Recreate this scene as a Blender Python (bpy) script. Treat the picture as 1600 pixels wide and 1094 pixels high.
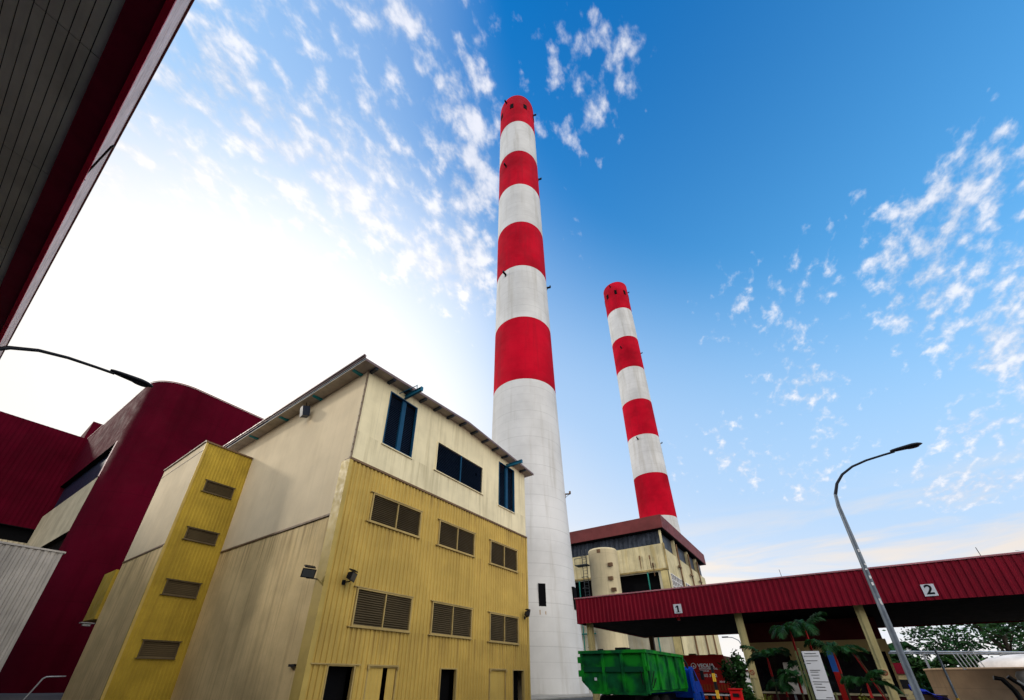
import bpy, math, random
from mathutils import Vector, Matrix
for o in list(bpy.data.objects): bpy.data.objects.remove(o)
SC = bpy.context.scene
COL = SC.collection
R = math.radians

# ---------------------------------------------------------------- camera
cam = bpy.data.cameras.new('camera'); cam_o = bpy.data.objects.new('camera', cam); COL.objects.link(cam_o)
yaw, pitch, roll = R(36.49), R(28.66), R(0.48)
fwd = Vector((math.cos(yaw)*math.cos(pitch), math.sin(yaw)*math.cos(pitch), math.sin(pitch)))
rt = Vector((math.sin(yaw), -math.cos(yaw), 0)); up = rt.cross(fwd)
r2 = math.cos(roll)*rt + math.sin(roll)*up; u2 = -math.sin(roll)*rt + math.cos(roll)*up
M = Matrix((r2, u2, -fwd)).transposed().to_4x4(); M.translation = Vector((0, 0, 1.7))
cam_o.matrix_world = M
cam.sensor_width = 36; cam.lens = 629.161/1600*36
cam.shift_x = (800-781.582)/1600; cam.shift_y = (712.718-547)/1600
cam.clip_start = .1; cam.clip_end = 5000
SC.camera = cam_o

# ---------------------------------------------------------------- light
SUN_AZ, SUN_EL = R(113), R(25)
sd = Vector((math.cos(SUN_AZ)*math.cos(SUN_EL), math.sin(SUN_AZ)*math.cos(SUN_EL), math.sin(SUN_EL)))
sun = bpy.data.lights.new('sun', 'SUN'); sun.energy = 1.5; sun.angle = R(4); sun.color = (1, .93, .82)
so = bpy.data.objects.new('sun', sun); COL.objects.link(so)
so.rotation_euler = sd.to_track_quat('Z', 'Y').to_euler()
SC.view_settings.view_transform = 'Standard'; SC.view_settings.look = 'None'
SC.view_settings.exposure = 0.3; SC.view_settings.gamma = 1

# ---------------------------------------------------------------- sky
W = bpy.data.worlds.new('World'); SC.world = W; W.use_nodes = True
wt = W.node_tree; wt.nodes.clear()
class NT:
    def __init__(s, t): s.t = t
    def n(s, ty, **k):
        x = s.t.nodes.new(ty)
        for a, b in k.items(): setattr(x, a, b)
        return x
    def l(s, a, b): s.t.links.new(a, b)
    def put(s, sock, v):
        if hasattr(v, 'links') or hasattr(v, 'is_output'): s.l(v, sock)
        else: sock.default_value = v
    def m(s, op, a, b=None, c=None, clamp=False):
        x = s.n('ShaderNodeMath', operation=op); x.use_clamp = clamp
        s.put(x.inputs[0], a)
        if b is not None: s.put(x.inputs[1], b)
        if c is not None: s.put(x.inputs[2], c)
        return x.outputs[0]
    def vm(s, op, a, b=None, out=0):
        x = s.n('ShaderNodeVectorMath', operation=op); s.put(x.inputs[0], a)
        if b is not None: s.put(x.inputs[1], b)
        return x.outputs[out]
    def dot(s, a, v): return s.vm('DOT_PRODUCT', a, v, 'Value')
    def ss(s, v, a, b, lo=0., hi=1.):
        x = s.n('ShaderNodeMapRange', interpolation_type='SMOOTHSTEP'); s.put(x.inputs[0], v)
        for i, q in enumerate((a, b, lo, hi)): x.inputs[i+1].default_value = q
        return x.outputs[0]
    def mix(s, f, a, b, mode='MIX'):
        x = s.n('ShaderNodeMix', data_type='RGBA', blend_type=mode)
        s.put(x.inputs[0], f); s.put(x.inputs[6], a); s.put(x.inputs[7], b)
        return x.outputs[2]
    def noise(s, vec, scale, det=3, rough=.5, dist=0.):
        x = s.n('ShaderNodeTexNoise'); s.l(vec, x.inputs['Vector']); x.inputs['Scale'].default_value = scale
        x.inputs['Detail'].default_value = det; x.inputs['Roughness'].default_value = rough
        x.inputs['Distortion'].default_value = dist
        return x.outputs['Fac']
    def maps(s, vec, rot=(0, 0, 0), sc=(1, 1, 1), loc=(0, 0, 0)):
        x = s.n('ShaderNodeMapping'); s.l(vec, x.inputs[0]); x.inputs['Location'].default_value = loc
        x.inputs['Rotation'].default_value = rot; x.inputs['Scale'].default_value = sc
        return x.outputs[0]
w = NT(wt)
D = w.vm('NORMALIZE', w.n('ShaderNodeTexCoord').outputs['Generated'])
sky = w.n('ShaderNodeTexSky', sky_type='NISHITA'); sky.sun_disc = False
sky.sun_elevation = SUN_EL; sky.sun_rotation = R(90)-SUN_AZ; sky.dust_density = 1.5; sky.ozone_density = 2.0
sky.air_density = 1.0
hs = w.n('ShaderNodeHueSaturation'); w.l(sky.outputs[0], hs.inputs['Color']); hs.inputs['Saturation'].default_value = 1.35
SKYK = .15
base = w.vm('SCALE', w.vm('MULTIPLY', hs.outputs[0], (.0, 1.16, 1.55))); base.node.inputs[3].default_value = SKYK
sx = w.n('ShaderNodeSeparateXYZ'); w.l(D, sx.inputs[0]); dz = w.m('MAXIMUM', sx.outputs[2], 0.0)
def dirv(az, el): return (math.cos(R(az))*math.cos(R(el)), math.sin(R(az))*math.cos(R(el)), math.sin(R(el)))
# thin bright veil of haze round the sun side of the sky
Dh = w.vm('NORMALIZE', w.vm('MULTIPLY', D, (1, 1, 0)))
daz = w.m('DIVIDE', w.m('SUBTRACT', 1.0, w.dot(Dh, (math.cos(R(88)), math.sin(R(88)), 0))), .70)
daz = w.m('MULTIPLY', daz, w.m('ADD', .12, w.m('MULTIPLY', dz, 1.5)))
dzz = w.m('DIVIDE', w.m('MAXIMUM', w.m('SUBTRACT', dz, .47), 0.0), .42)
gs = w.m('SUBTRACT', 1.0, w.m('ADD', daz, w.m('MULTIPLY', dzz, dzz)))
veil = w.ss(gs, -1.35, .95, 0, .95)
core = w.ss(gs, .16, 1.04)
hor = w.m('POWER', w.m('SUBTRACT', 1.0, dz), 1.0)
c1 = w.mix(w.m('MULTIPLY', hor, 1.0, clamp=True), base, (.20, .60, .92, 1))
hor2 = w.m('POWER', w.m('SUBTRACT', 1.0, dz), 3.6)
c1 = w.mix(w.m('MULTIPLY', hor2, .95), c1, (.80, .76, .76, 1))
# clouds on a flat layer
inv = w.m('DIVIDE', 1.0, w.m('ADD', dz, .40))
P = w.vm('SCALE', D); w.l(inv, P.node.inputs[3])
Pf = w.vm('MULTIPLY', P, (1, 1, 0))
Ps = w.maps(Pf, rot=(0, 0, R(-32)), sc=(1, 1.35, 1))
n1 = w.noise(Ps, 27, 5, .55, .1)
n4 = w.noise(w.maps(Pf, loc=(.35, .1, 0), rot=(0, 0, R(-44)), sc=(1, 2.6, 1)), 7.5, 6, .55, .25)
n1 = w.m('ADD', w.m('MULTIPLY', n1, .74), w.m('MULTIPLY', n4, .28))
n2 = w.noise(w.maps(Pf, loc=(3.1, 1.7, 0), rot=(0, 0, R(-32)), sc=(1, 1.6, 1)), 3.2, 3, .5, .3)
cov = None
BL = [(90, 57, 26, .95), (62, 60, 22, .8), (45, 66, 10, .95), (14, 70, 9, .85), (60, 76, 14, .75), (-7, 36, 12, .62), (-3, 27, 13, .72), (-28, 32, 13, 1.08),
      (-20, 24, 16, .68), (-16, 43, 7, .55), (12, 24, 8, .6), (25, 55, 8, .45), (230, 45, 50, .9), (150, 40, 35, .7)]
for az, el, rad, a in BL:
    b = w.ss(w.dot(D, dirv(az, el)), math.cos(R(rad*1.25)), math.cos(R(rad*.35)), 0, a)
    cov = b if cov is None else w.m('MAXIMUM', cov, b)
thr = w.m('SUBTRACT', .80, w.m('MULTIPLY', cov, .40))
thr = w.m('SUBTRACT', thr, w.m('MULTIPLY', w.m('SUBTRACT', n2, .5), .55))
cl = w.m('DIVIDE', w.m('SUBTRACT', n1, thr), .22, clamp=True)
cl = w.ss(cl, 0, 1)
ccol = w.mix(w.ss(n1, .45, .70), (.52, .57, .68, 1), (.88, .86, .88, 1))
c1 = w.mix(veil, c1, (.45, .58, .78, 1))
c2 = w.mix(w.m('MULTIPLY', cl, .78), c1, ccol)
# soft low streaks near the horizon
Pc = w.maps(D, sc=(1.2, 1.2, 7))
n3 = w.noise(Pc, 2.6, 5, .55, .4)
lowm = w.m('MULTIPLY', w.ss(dz, .0, .10), w.ss(dz, .34, .20))
c3 = w.mix(w.m('MULTIPLY', w.m('MULTIPLY', w.ss(n3, .40, .60), lowm), .9), c2, (.74, .66, .59, 1)); c2 = c3
hot = w.ss(w.dot(D, dirv(66, 36)), math.cos(R(30)), math.cos(R(2)))
c4 = w.mix(w.m('MULTIPLY', core, .86), c2, (.90, .85, .78, 1))
c4 = w.mix(w.m('MULTIPLY', hot, .45), c4, (1.25, 1.18, 1.08, 1))
# extra brightness added to the unseen sky behind the camera, to light the facades
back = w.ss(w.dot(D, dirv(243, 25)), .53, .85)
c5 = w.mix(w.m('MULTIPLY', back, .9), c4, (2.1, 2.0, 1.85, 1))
gm = w.ss(sx.outputs[2], -.02, 0.0)
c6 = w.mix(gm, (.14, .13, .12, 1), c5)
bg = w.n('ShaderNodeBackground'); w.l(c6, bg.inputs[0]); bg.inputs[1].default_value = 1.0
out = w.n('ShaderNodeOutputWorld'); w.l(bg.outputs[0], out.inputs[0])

# ---------------------------------------------------------------- helpers
def mat(name, col, rough=.6, metal=0., var=.12, vs=.6, streak=0., ss=(1.2, 1.2, .08), sc=None, fine=.0, bump=0., bs=20., spec=.12, rings=0., joint=None, mottle=None, drips=None):
    m = bpy.data.materials.new(name); m.use_nodes = True; t = NT(m.node_tree)
    b = m.node_tree.nodes['Principled BSDF']
    b.inputs['Roughness'].default_value = rough; b.inputs['Metallic'].default_value = metal
    b.inputs['Specular IOR Level'].default_value = spec
    pos = t.n('ShaderNodeNewGeometry').outputs['Position']
    c = (*col, 1)
    nz = t.noise(pos, vs, 5, .6)
    dark = tuple(x*(1-var*2) for x in col)+(1,); lite = tuple(min(1, x*(1+var)) for x in col)+(1,)
    c = t.mix(t.ss(nz, .3, .7), dark, lite)
    if fine:
        nf = t.noise(pos, 14, 4, .6); c = t.mix(t.m('MULTIPLY', t.ss(nf, .55, .7), fine), c, tuple(x*.45 for x in col)+(1,))
    if streak:
        ns = t.noise(t.maps(pos, sc=ss), 2.2, 5, .62)
        c = t.mix(t.m('MULTIPLY', t.ss(ns, .48, .68), streak), c, (*(sc or tuple(x*.4 for x in col)), 1))
    if joint:     # axis, pitch, strength, width : thin panel joints
        for ax, pitch_, st, wd in joint:
            sp = t.n('ShaderNodeSeparateXYZ'); t.l(pos, sp.inputs[0])
            fr = t.m('FRACT', t.m('DIVIDE', sp.outputs['xyz'.index(ax)], pitch_))
            ln = t.m('LESS_THAN', fr, wd/pitch_)
            c = t.mix(t.m('MULTIPLY', ln, st), c, tuple(x*.3 for x in col)+(1,))
    if drips:     # (z of the ledge, length, strength, colour) : dirt runs hanging below ledges and sills
        for zz, ln_, st, dc in drips:
            sp = t.n('ShaderNodeSeparateXYZ'); t.l(pos, sp.inputs[0])
            a_ = t.ss(sp.outputs[2], zz-ln_, zz, 0, 1); b_ = t.m('LESS_THAN', sp.outputs[2], zz)
            nn = t.noise(t.maps(pos, sc=(1, 1, .03)), 3.4, 6, .7)
            f_ = t.m('MULTIPLY', t.m('MULTIPLY', a_, b_), t.ss(nn, .46, .66, 0, st))
            c = t.mix(f_, c, (*dc, 1))
    if mottle:
        nm = t.noise(pos, mottle[0], 3, .5); c = t.mix(t.ss(nm, .42, .6), c, (*mottle[1], 1))
    t.l(c, b.inputs['Base Color'])
    nr = t.noise(pos, vs*5, 4, .6)
    t.put(b.inputs['Roughness'], t.ss(nr, .2, .8, max(.02, rough-.1), min(1, rough+.12)))
    if bump:
        bn = t.n('ShaderNodeBump'); bn.inputs['Strength'].default_value = bump; bn.inputs['Distance'].default_value = .02
        t.l(t.noise(pos, bs, 4, .6), bn.inputs['Height']); t.l(bn.outputs[0], b.inputs['Normal'])
    return m

class MB:
    def __init__(s): s.v = []; s.f = []; s.mi = []; s.sm = []
    def add(s, vs, fs, mi=0, sm=False):
        k = len(s.v); s.v += [tuple(v) for v in vs]
        for f in fs: s.f.append([i+k for i in f]); s.mi.append(mi); s.sm.append(sm)
    def box(s, a, b, mi=0):
        x0, y0, z0 = a; x1, y1, z1 = b
        s.add([(x0, y0, z0), (x1, y0, z0), (x1, y1, z0), (x0, y1, z0), (x0, y0, z1), (x1, y0, z1), (x1, y1, z1), (x0, y1, z1)],
              [(0, 3, 2, 1), (4, 5, 6, 7), (0, 1, 5, 4), (1, 2, 6, 5), (2, 3, 7, 6), (3, 0, 4, 7)], mi); return s
    def obox(s, c, ax, half, mi=0):   # oriented box
        c = Vector(c); X, Y, Z = [Vector(a).normalized()*h for a, h in zip(ax, half)]
        vs = [c+i*X+j*Y+k*Z for k in (-1, 1) for j in (-1, 1) for i in (-1, 1)]
        s.add(vs, [(0, 2, 3, 1), (4, 5, 7, 6), (0, 1, 5, 4), (1, 3, 7, 5), (3, 2, 6, 7), (2, 0, 4, 6)], mi); return s
    def bar(s, p, q, w_, h_=None, mi=0):
        p, q = Vector(p), Vector(q); d = (q-p); L = d.length; d.normalize()
        a = d.cross(Vector((0, 0, 1)))
        if a.length < .01: a = Vector((1, 0, 0))
        a.normalize(); b = a.cross(d)
        return s.obox((p+q)/2, (d, a, b), (L/2, w_/2, (h_ or w_)/2), mi)
    def tube(s, pts, rad, n=10, mi=0, cap=True):
        pts = [Vector(p) for p in pts]; rings = []
        rad = rad if isinstance(rad, (list, tuple)) else [rad]*len(pts)
        a = None
        for i, p in enumerate(pts):
            d = (pts[min(i+1, len(pts)-1)]-pts[max(i-1, 0)]).normalized()
            if a is None:
                a = d.cross(Vector((0, 0, 1)))
                if a.length < .01: a = Vector((1, 0, 0))
            a = (a-d*a.dot(d)).normalized(); b = d.cross(a)
            rings.append([p+rad[i]*(math.cos(t)*a+math.sin(t)*b) for t in [2*math.pi*k/n for k in range(n)]])
        vs = [v for r in rings for v in r]; fs = []
        for i in range(len(pts)-1):
            for k in range(n): fs.append((i*n+k, i*n+(k+1) % n, (i+1)*n+(k+1) % n, (i+1)*n+k))
        s.add(vs, fs, mi, True)
        if cap: s.add(rings[0], [tuple(reversed(range(n)))], mi); s.add(rings[-1], [tuple(range(n))], mi)
        return s
    def lathe(s, c, prof, n=48, mis=None, cap=True):
        cx, cy = c; vs = [(cx+r*math.cos(2*math.pi*k/n), cy+r*math.sin(2*math.pi*k/n), z) for r, z in prof for k in range(n)]
        k0 = len(s.v); s.v += vs
        for i in range(len(prof)-1):
            for k in range(n):
                s.f.append([k0+i*n+k, k0+i*n+(k+1) % n, k0+(i+1)*n+(k+1) % n, k0+(i+1)*n+k]); s.mi.append(mis[i] if mis else 0); s.sm.append(True)
        if cap: s.f.append([k0+(len(prof)-1)*n+k for k in range(n)]); s.mi.append(mis[-1] if mis else 0); s.sm.append(False)
        return s
    def prism(s, poly, z0, z1, mi=0):
        n = len(poly); s.add([(x, y, z0) for x, y in poly]+[(x, y, z1) for x, y in poly],
            [tuple(reversed(range(n))), tuple(range(n, 2*n))]+[(i, (i+1) % n, (i+1) % n+n, i+n) for i in range(n)], mi); return s
    def extr(s, poly, d, mi=0):   # 3-D polygon extruded by vector
        n = len(poly); d = Vector(d); s.add([Vector(p) for p in poly]+[Vector(p)+d for p in poly],
            [tuple(reversed(range(n))), tuple(range(n, 2*n))]+[(i, (i+1) % n, (i+1) % n+n, i+n) for i in range(n)], mi); return s
    def wall(s, o, u, nrm, W_, z0, ztop, holes=(), pitch=0, depth=.04, duty=.45, mi=0, phase=0.):
        """vertical wall sheet, optionally with pressed ribs, with rectangular openings"""
        o = Vector(o); u = Vector(u); nrm = Vector(nrm); zt = ztop if callable(ztop) else (lambda q: ztop)
        br = {0., W_}
        def dep(q): return 0.
        if pitch:
            sl = pitch*.12
            def dep(q):
                t = ((q+phase) % pitch)
                a = pitch*duty
                if t < sl: return depth*t/sl
                if t < a: return depth
                if t < a+sl: return depth*(1-(t-a)/sl)
                return 0.
            k = -1
            while k*pitch-phase < W_:
                for t in (0, sl, pitch*duty, pitch*duty+sl):
                    q = k*pitch-phase+t
                    if 0 < q < W_: br.add(round(q, 4))
                k += 1
        for h in holes: br.add(h[0]); br.add(h[1])
        if callable(ztop):
            for k in range(1, 24): br.add(round(W_*k/24, 4))
        br = sorted(br)
        for a, b in zip(br, br[1:]):
            if b-a < 1e-4: continue
            mid = (a+b)/2; iv = [(z0, None)]
            for h in sorted([h for h in holes if h[0] <= mid <= h[1]], key=lambda h: h[2]):
                lo, hi = iv.pop(); iv.append((lo, h[2])); iv.append((h[3], None))
            da, db = dep(a+1e-5), dep(b-1e-5)
            for lo, hi in iv:
                pa, pb = o+u*a+nrm*da, o+u*b+nrm*db
                s.add([(pa.x, pa.y, lo), (pb.x, pb.y, lo), (pb.x, pb.y, hi if hi is not None else zt(b)), (pa.x, pa.y, hi if hi is not None else zt(a))], [(0, 1, 2, 3)], mi)
        return s
    def build(s, name, mats, parent=None, loc=None):
        me = bpy.data.meshes.new(name); me.from_pydata([tuple(v) for v in s.v], [], s.f); me.update()
        if not isinstance(mats, (list, tuple)): mats = [mats]
        for m in mats: me.materials.append(m)
        me.polygons.foreach_set('material_index', s.mi); me.polygons.foreach_set('use_smooth', s.sm)
        o = bpy.data.objects.new(name, me); COL.objects.link(o)
        if parent: o.parent = parent; 
        if parent:
            r = parent
            off = Vector((0, 0, 0))
            while r: off += r.location; r = r.parent
            me.transform(Matrix.Translation(-off))
        if loc: me.transform(Matrix.Translation(-Vector(loc))); o.location = loc
        return o
def build_each(s, name, mats, parent=None):
    """one object per piece of the mesh builder (pieces = connected groups of faces)"""
    par = list(range(len(s.v)))
    def find(i):
        while par[i] != i: par[i] = par[par[i]]; i = par[i]
        return i
    for f in s.f:
        for j in f[1:]: par[find(j)] = find(f[0])
    groups = {}
    for k, f in enumerate(s.f): groups.setdefault(find(f[0]), []).append(k)
    out = []
    for ks in groups.values():
        q = MB(); ids = {}
        for k in ks:
            g = []
            for i in s.f[k]:
                if i not in ids: ids[i] = len(q.v); q.v.append(s.v[i])
                g.append(ids[i])
            q.f.append(g); q.mi.append(s.mi[k]); q.sm.append(s.sm[k])
        out.append(q.build(name, mats, parent))
    return out
def tag(o, label=None, cat=None, group=None, kind=None):
    if label: o['label'] = label
    if cat: o['category'] = cat
    if group: o['group'] = group
    if kind: o['kind'] = kind
    return o
def thing(name, loc, label, cat, group=None):
    o = bpy.data.objects.new(name, None); COL.objects.link(o); o.location = loc; o.empty_display_size = .3
    return tag(o, label, cat, group)
def copy_tree(o, parent=None):
    c = o.copy(); COL.objects.link(c); c.parent = parent
    for ch in [x for x in bpy.data.objects if x.parent == o]: copy_tree(ch, c)
    return c
def text(name, body, size, origin, u, v, m, parent, depth=.01, bold=.0, label=None):
    """lettering as a thin mesh: u = writing direction, v = up"""
    cu = bpy.data.curves.new(name, 'FONT'); cu.body = body; cu.size = size; cu.extrude = depth; cu.offset = bold
    cu.align_x = 'CENTER'; cu.align_y = 'CENTER'
    tmp = bpy.data.objects.new(name+'_tmp', cu); COL.objects.link(tmp)
    dg = bpy.context.evaluated_depsgraph_get(); me = bpy.data.meshes.new_from_object(tmp.evaluated_get(dg))
    bpy.data.objects.remove(tmp)
    u = Vector(u); v = Vector(v); n = u.cross(v)
    T = Matrix((u, v, n)).transposed().to_4x4(); T.translation = Vector(origin)
    me.transform(T); me.materials.clear(); me.materials.append(m)
    o = bpy.data.objects.new(name, me); COL.objects.link(o)
    off = Vector((0, 0, 0)); r = parent
    while r: off += r.location; r = r.parent
    me.transform(Matrix.Translation(-off)); o.parent = parent
    return o

# ---------------------------------------------------------------- materials
M_yel = mat('yellow_cladding', (.51, .352, .090), .6, 0, .08, .35, .16, (1.5, 1.5, .07), (.25, .15, .03), fine=.15, drips=[(3.98, 2.6, .5, (.20, .12, .04)), (9.75, 2.4, .45, (.22, .13, .04)), (13.1, 1.5, .55, (.18, .11, .04))])
M_yel2 = mat('tower_cladding', (.41, .285, .035), .5, 0, .12, .4, .25, (1.5, 1.5, .07), (.22, .13, .02), fine=.15)
M_cream = mat('cream_panel', (.74, .65, .42), .5, 0, .07, .3, .28, (1.1, 1.1, .06), (.30, .24, .12), joint=[('x', 1.2, .30, .02)], drips=[(15.2, 1.8, .5, (.34, .29, .17)), (20.4, 1.2, .35, (.40, .34, .22))])
M_side = mat('side_panel', (.67, .55, .37), .8, 0, .05, .3, .12, (1, .9, .05), (.42, .32, .18), fine=.10, joint=[('y', 1.25, .14, .02)], spec=.02)
M_sidelow = mat('side_panel_stained', (.66, .49, .24), .8, 0, .10, .35, .38, (1, 1.7, .05), (.27, .175, .075), fine=.2, joint=[('y', 1.25, .2, .02)], drips=[(9.7, 3.5, .75, (.26, .17, .07))])
M_trim = mat('yellow_trim', (.46, .33, .09), .5, 0, .08)
M_belt = mat('belt_flashing', (.16, .10, .055), .6, 0, .1)
M_bluewin = mat('blue_window_frame', (.006, .055, .12), .45, 0, .08)
M_blue = mat('blue_steel', (.012, .11, .19), .4, 0, .08)
M_navy = mat('navy_louvre', (.004, .012, .032), .45, 0, .1, spec=.3)
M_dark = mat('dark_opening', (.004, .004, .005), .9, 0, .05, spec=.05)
M_louv = mat('brown_louvre', (.105, .078, .042), .55, 0, .1)
M_lfr = mat('louvre_frame', (.40, .29, .11), .5, 0, .1)
M_roofs = mat('roof_sheet', (.24, .20, .17), .5, 0, .15, .5, .3)
M_soff = mat('eave_underside', (.42, .36, .30), .6, 0, .12, .8, .3)
M_gutter = mat('gutter_metal', (.17, .12, .12), .5, .3)
M_black = mat('black_metal', (.012, .012, .014), .45, .2)
M_glassd = mat('dark_glass', (.012, .013, .016), .12, 0, .05, spec=.5)
M_red = mat('red_paint', (.45, .003, .017), .8, 0, .2, .10, .5, (.35, .35, .02), (.30, .006, .018), spec=.04, fine=.10, joint=[('z', 1.5, .14, .05)])
M_white = mat('white_paint', (.61, .605, .595), .65, 0, .08, .12, .6, (.3, .3, .02), (.42, .40, .36), fine=.10, joint=[('z', 1.5, .22, .05), ('z', 4.5, .12, .10)], bump=.15, bs=1.5)
M_maroon = mat('maroon_cladding', (.066, .0010, .0085), .8, 0, .12, .15, .3, (.6, .6, .03), spec=.03, joint=[('z', 4.0, .35, .05), ('x', 2.0, .18, .04)])
M_maroon2 = mat('maroon_canopy', (.21, .004, .017), .45, 0, .10, .5, .25, (1.6, 1.6, .1), (.12, .004, .014))
M_maroon3 = mat('maroon_fascia_dusty', (.155, .036, .036), .6, 0, .12, .4, .35, (.8, .8, .1), (.12, .04, .035))
M_whrib = mat('grey_white_ribbed', (.46, .44, .42), .55, 0, .1, .4, .35, (1, 1, .06))
M_creamrib = mat('cream_ribbed', (.46, .40, .28), .8, 0, .1, .4, .25, (1, 1, .06))
M_plant = mat('plant_cream', (.60, .52, .31), .6, 0, .14, .25, .45, (.9, .9, .05), (.38, .28, .09), fine=.2, joint=[('y', 1.1, .18, .06), ('x', 1.1, .18, .06)])
M_plantlow = mat('plant_cream_weathered', (.52, .48, .36), .6, 0, .18, .25, .5, (.9, .9, .05), (.36, .29, .15), fine=.2, joint=[('y', 2.2, .25, .08), ('x', 2.2, .25, .08)])
M_bluegrey = mat('blue_grey_sheet', (.045, .055, .075), .5, 0, .25, .5, .6, (1.5, 1.5, .05), (.014, .017, .025))
M_rust = mat('rusty_pipe', (.17, .10, .055), .7, 0, .2)
M_pole = mat('galvanised_pole', (.16, .19, .23), .45, .3, .14, 2., .3, (2, 2, .3))
M_poled = mat('dark_lamp_metal', (.030, .032, .040), .4, .4)
M_lens = mat('lamp_lens', (.06, .065, .07), .15, 0)
M_sofboard = mat('soffit_board', (.80, .80, .70), .8, 0, .10, .5, .2, (1.5, .15, 1))
M_sofgap = mat('soffit_gap', (.012, .012, .012), .9)
M_border = mat('maroon_border', (.26, .010, .045), .6)
M_fascia = mat('pale_fascia', (.86, .70, .68), .6, 0, .10, 1.2, .5, (1, .3, 3), (.40, .27, .25), fine=.2)
M_green = mat('green_skip_paint', (.006, .10, .030), .45, 0, .30, 1.2, .35, (2, 2, .4), (.005, .08, .03), fine=.25, mottle=(1.1, (.010, .24, .018)))
M_cab = mat('blue_cab_paint', (.006, .065, .48), .3, 0, .08)
M_redc = mat('red_container', (.36, .014, .012), .45, 0, .15, .8, .3, (1.4, 1.4, .3), (.16, .008, .008))
M_tyre = mat('tyre_rubber', (.012, .012, .012), .85)
M_sign = mat('white_board', (.66, .67, .70), .45, 0, .04)
M_ink = mat('black_ink', (.008, .008, .010), .6)
M_wink = mat('white_ink', (.80, .78, .78), .5)
M_gold = mat('yellow_stripe', (.60, .36, .03), .5)
M_stem = mat('red_palm_stem', (.36, .012, .012), .5, 0, .2)
M_frond = mat('palm_frond', (.011, .055, .010), .5, 0, .3, 3.)
M_leafd = mat('dark_foliage', (.022, .065, .014), .6, 0, .35, 1.)
M_leaf = mat('tree_foliage', (.022, .075, .022), .6, 0, .35, .6)
M_leafy = mat('yellow_shrub', (.16, .17, .02), .6, 0, .35, 4.)
M_bark = mat('bark', (.05, .04, .03), .9, 0, .3)
M_tank = mat('beige_tank', (.50, .33, .19), .6, 0, .12, .4, .35, (.6, .6, .08), (.22, .15, .09), joint=[('z', 1.15, .25, .04)])
M_dome = mat('white_dome', (.78, .72, .66), .5)
M_galv = mat('galvanised_rail', (.34, .36, .38), .4, .5)
M_grass = mat('grass_bank', (.055, .12, .02), .8, 0, .3, 2.)
M_tarp = mat('blue_tarpaulin', (.008, .02, .42), .5)
M_colm = mat('column_cream', (.52, .43, .20), .55, 0, .08, .8, .3, (2, 2, .2))
M_cabin = mat('cabin_cream', (.55, .42, .20), .55, 0, .06)

# ---------------------------------------------------------------- ground
def ground():
    m = bpy.data.materials.new('asphalt'); m.use_nodes = True; t = NT(m.node_tree); b = m.node_tree.nodes['Principled BSDF']
    pos = t.n('ShaderNodeNewGeometry').outputs['Position']
    a = t.noise(pos, .25, 6, .6); f = t.noise(pos, 40, 3, .6)
    c = t.mix(t.ss(a, .35, .65), (.045, .045, .047, 1), (.085, .083, .08, 1)); c = t.mix(t.m('MULTIPLY', t.ss(f, .5, .7), .4), c, (.11, .11, .11, 1))
    t.l(c, b.inputs['Base Color']); b.inputs['Roughness'].default_value = .85
    s = MB(); s.add([(-1500, -1500, 0), (1500, -1500, 0), (1500, 1500, 0), (-1500, 1500, 0)], [(0, 1, 2, 3)])
    tag(s.build('ground', m), kind='structure')
    k = MB(); M_conc = mat('concrete_pad', (.40, .37, .32), .85, 0, .15, .6, fine=.3)
    k.box((26.2, 2.9, .0), (40, 3.9, .14)); k.box((26.2, -2.4, 0), (40, -1.2, .14)); k.box((26.2, 11.6, 0), (40, 12.9, .14))
    tag(k.build('kerb_islands', M_conc), kind='structure')
    k = MB(); k.box((31.4, 19.95, .004), (60, 45, .10)); tag(k.build('pavement', M_conc), kind='structure')
    k = MB(); k.box((18.0, -1.0, .0), (25.4, 3.0, .16)); tag(k.build('planting_bed', mat('soil', (.06, .045, .03), .95, 0, .2, 3.)), kind='structure')
ground()

# ================================================================ ANNEX BUILDING (cream and yellow)
YF, XS, XE, YB = 20.0, 11.85, 31.2, 44.0
ZB = 13.15; RX = 21.5
def ztop(q):
    x = XS+q
    return 19.99+.55*(x-XS)/(RX-XS) if x < RX else 20.54-.76*(x-RX)/(XE-RX)
A = thing('annex_building', (21.5, 32, 0), 'cream and yellow metal building with louvres and a low gabled roof, beside the nearer chimney', 'building')
LOUV = [(13.9, 17.8, 9.85, 11.5), (19.76, 23.58, 9.8, 11.46), (25.75, 29.51, 9.72, 11.47), (13.9, 17.8, 4.05, 5.86), (19.73, 23.59, 4.07, 5.88), (25.85, 29.54, 4.03, 5.87)]
DOORS = [(12.96, 14.45, 0, 2.08), (15.35, 17.25, 0, 2.06), (20.89, 22.33, 0, 2.06), (25.95, 27.8, 0, 2.05), (28.83, 30.3, 0, 2.09)]
TALL = [(13.93, 16.36, 15.25, 19.42), (26.9, 29.26, 15.1, 19.35)]
MIDW = (18.87, 24.4, 15.25, 17.67)
off = lambda hs: [(a-XS, b-XS, c, d) for a, b, c, d in hs]
s = MB(); s.wall((XS, YF, 0), (1, 0, 0), (0, -1, 0), XE-XS, 0, ZB, off(LOUV+DOORS), pitch=.30, depth=.065)
fw = s.build('front_wall', M_yel, A); fw['label'] = 'yellow ribbed lower cladding of the front'
s = MB(); s.wall((XS, YF, 0), (1, 0, 0), (0, -1, 0), XE-XS, ZB+.08, ztop, off(TALL+[MIDW])); s.build('upper_wall', M_cream, A)
s = MB(); s.wall((XS, YB, 0), (0, -1, 0), (-1, 0, 0), YB-YF, 9.82, 20.0); s.build('side_wall', M_side, A)
s = MB(); s.wall((XS-.0, YB, 0), (0, -1, 0), (-1, 0, 0), YB-YF, 0, 9.70); o = s.build('side_wall', M_sidelow, A); o['label'] = 'stained lower half of the side wall'
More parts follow.
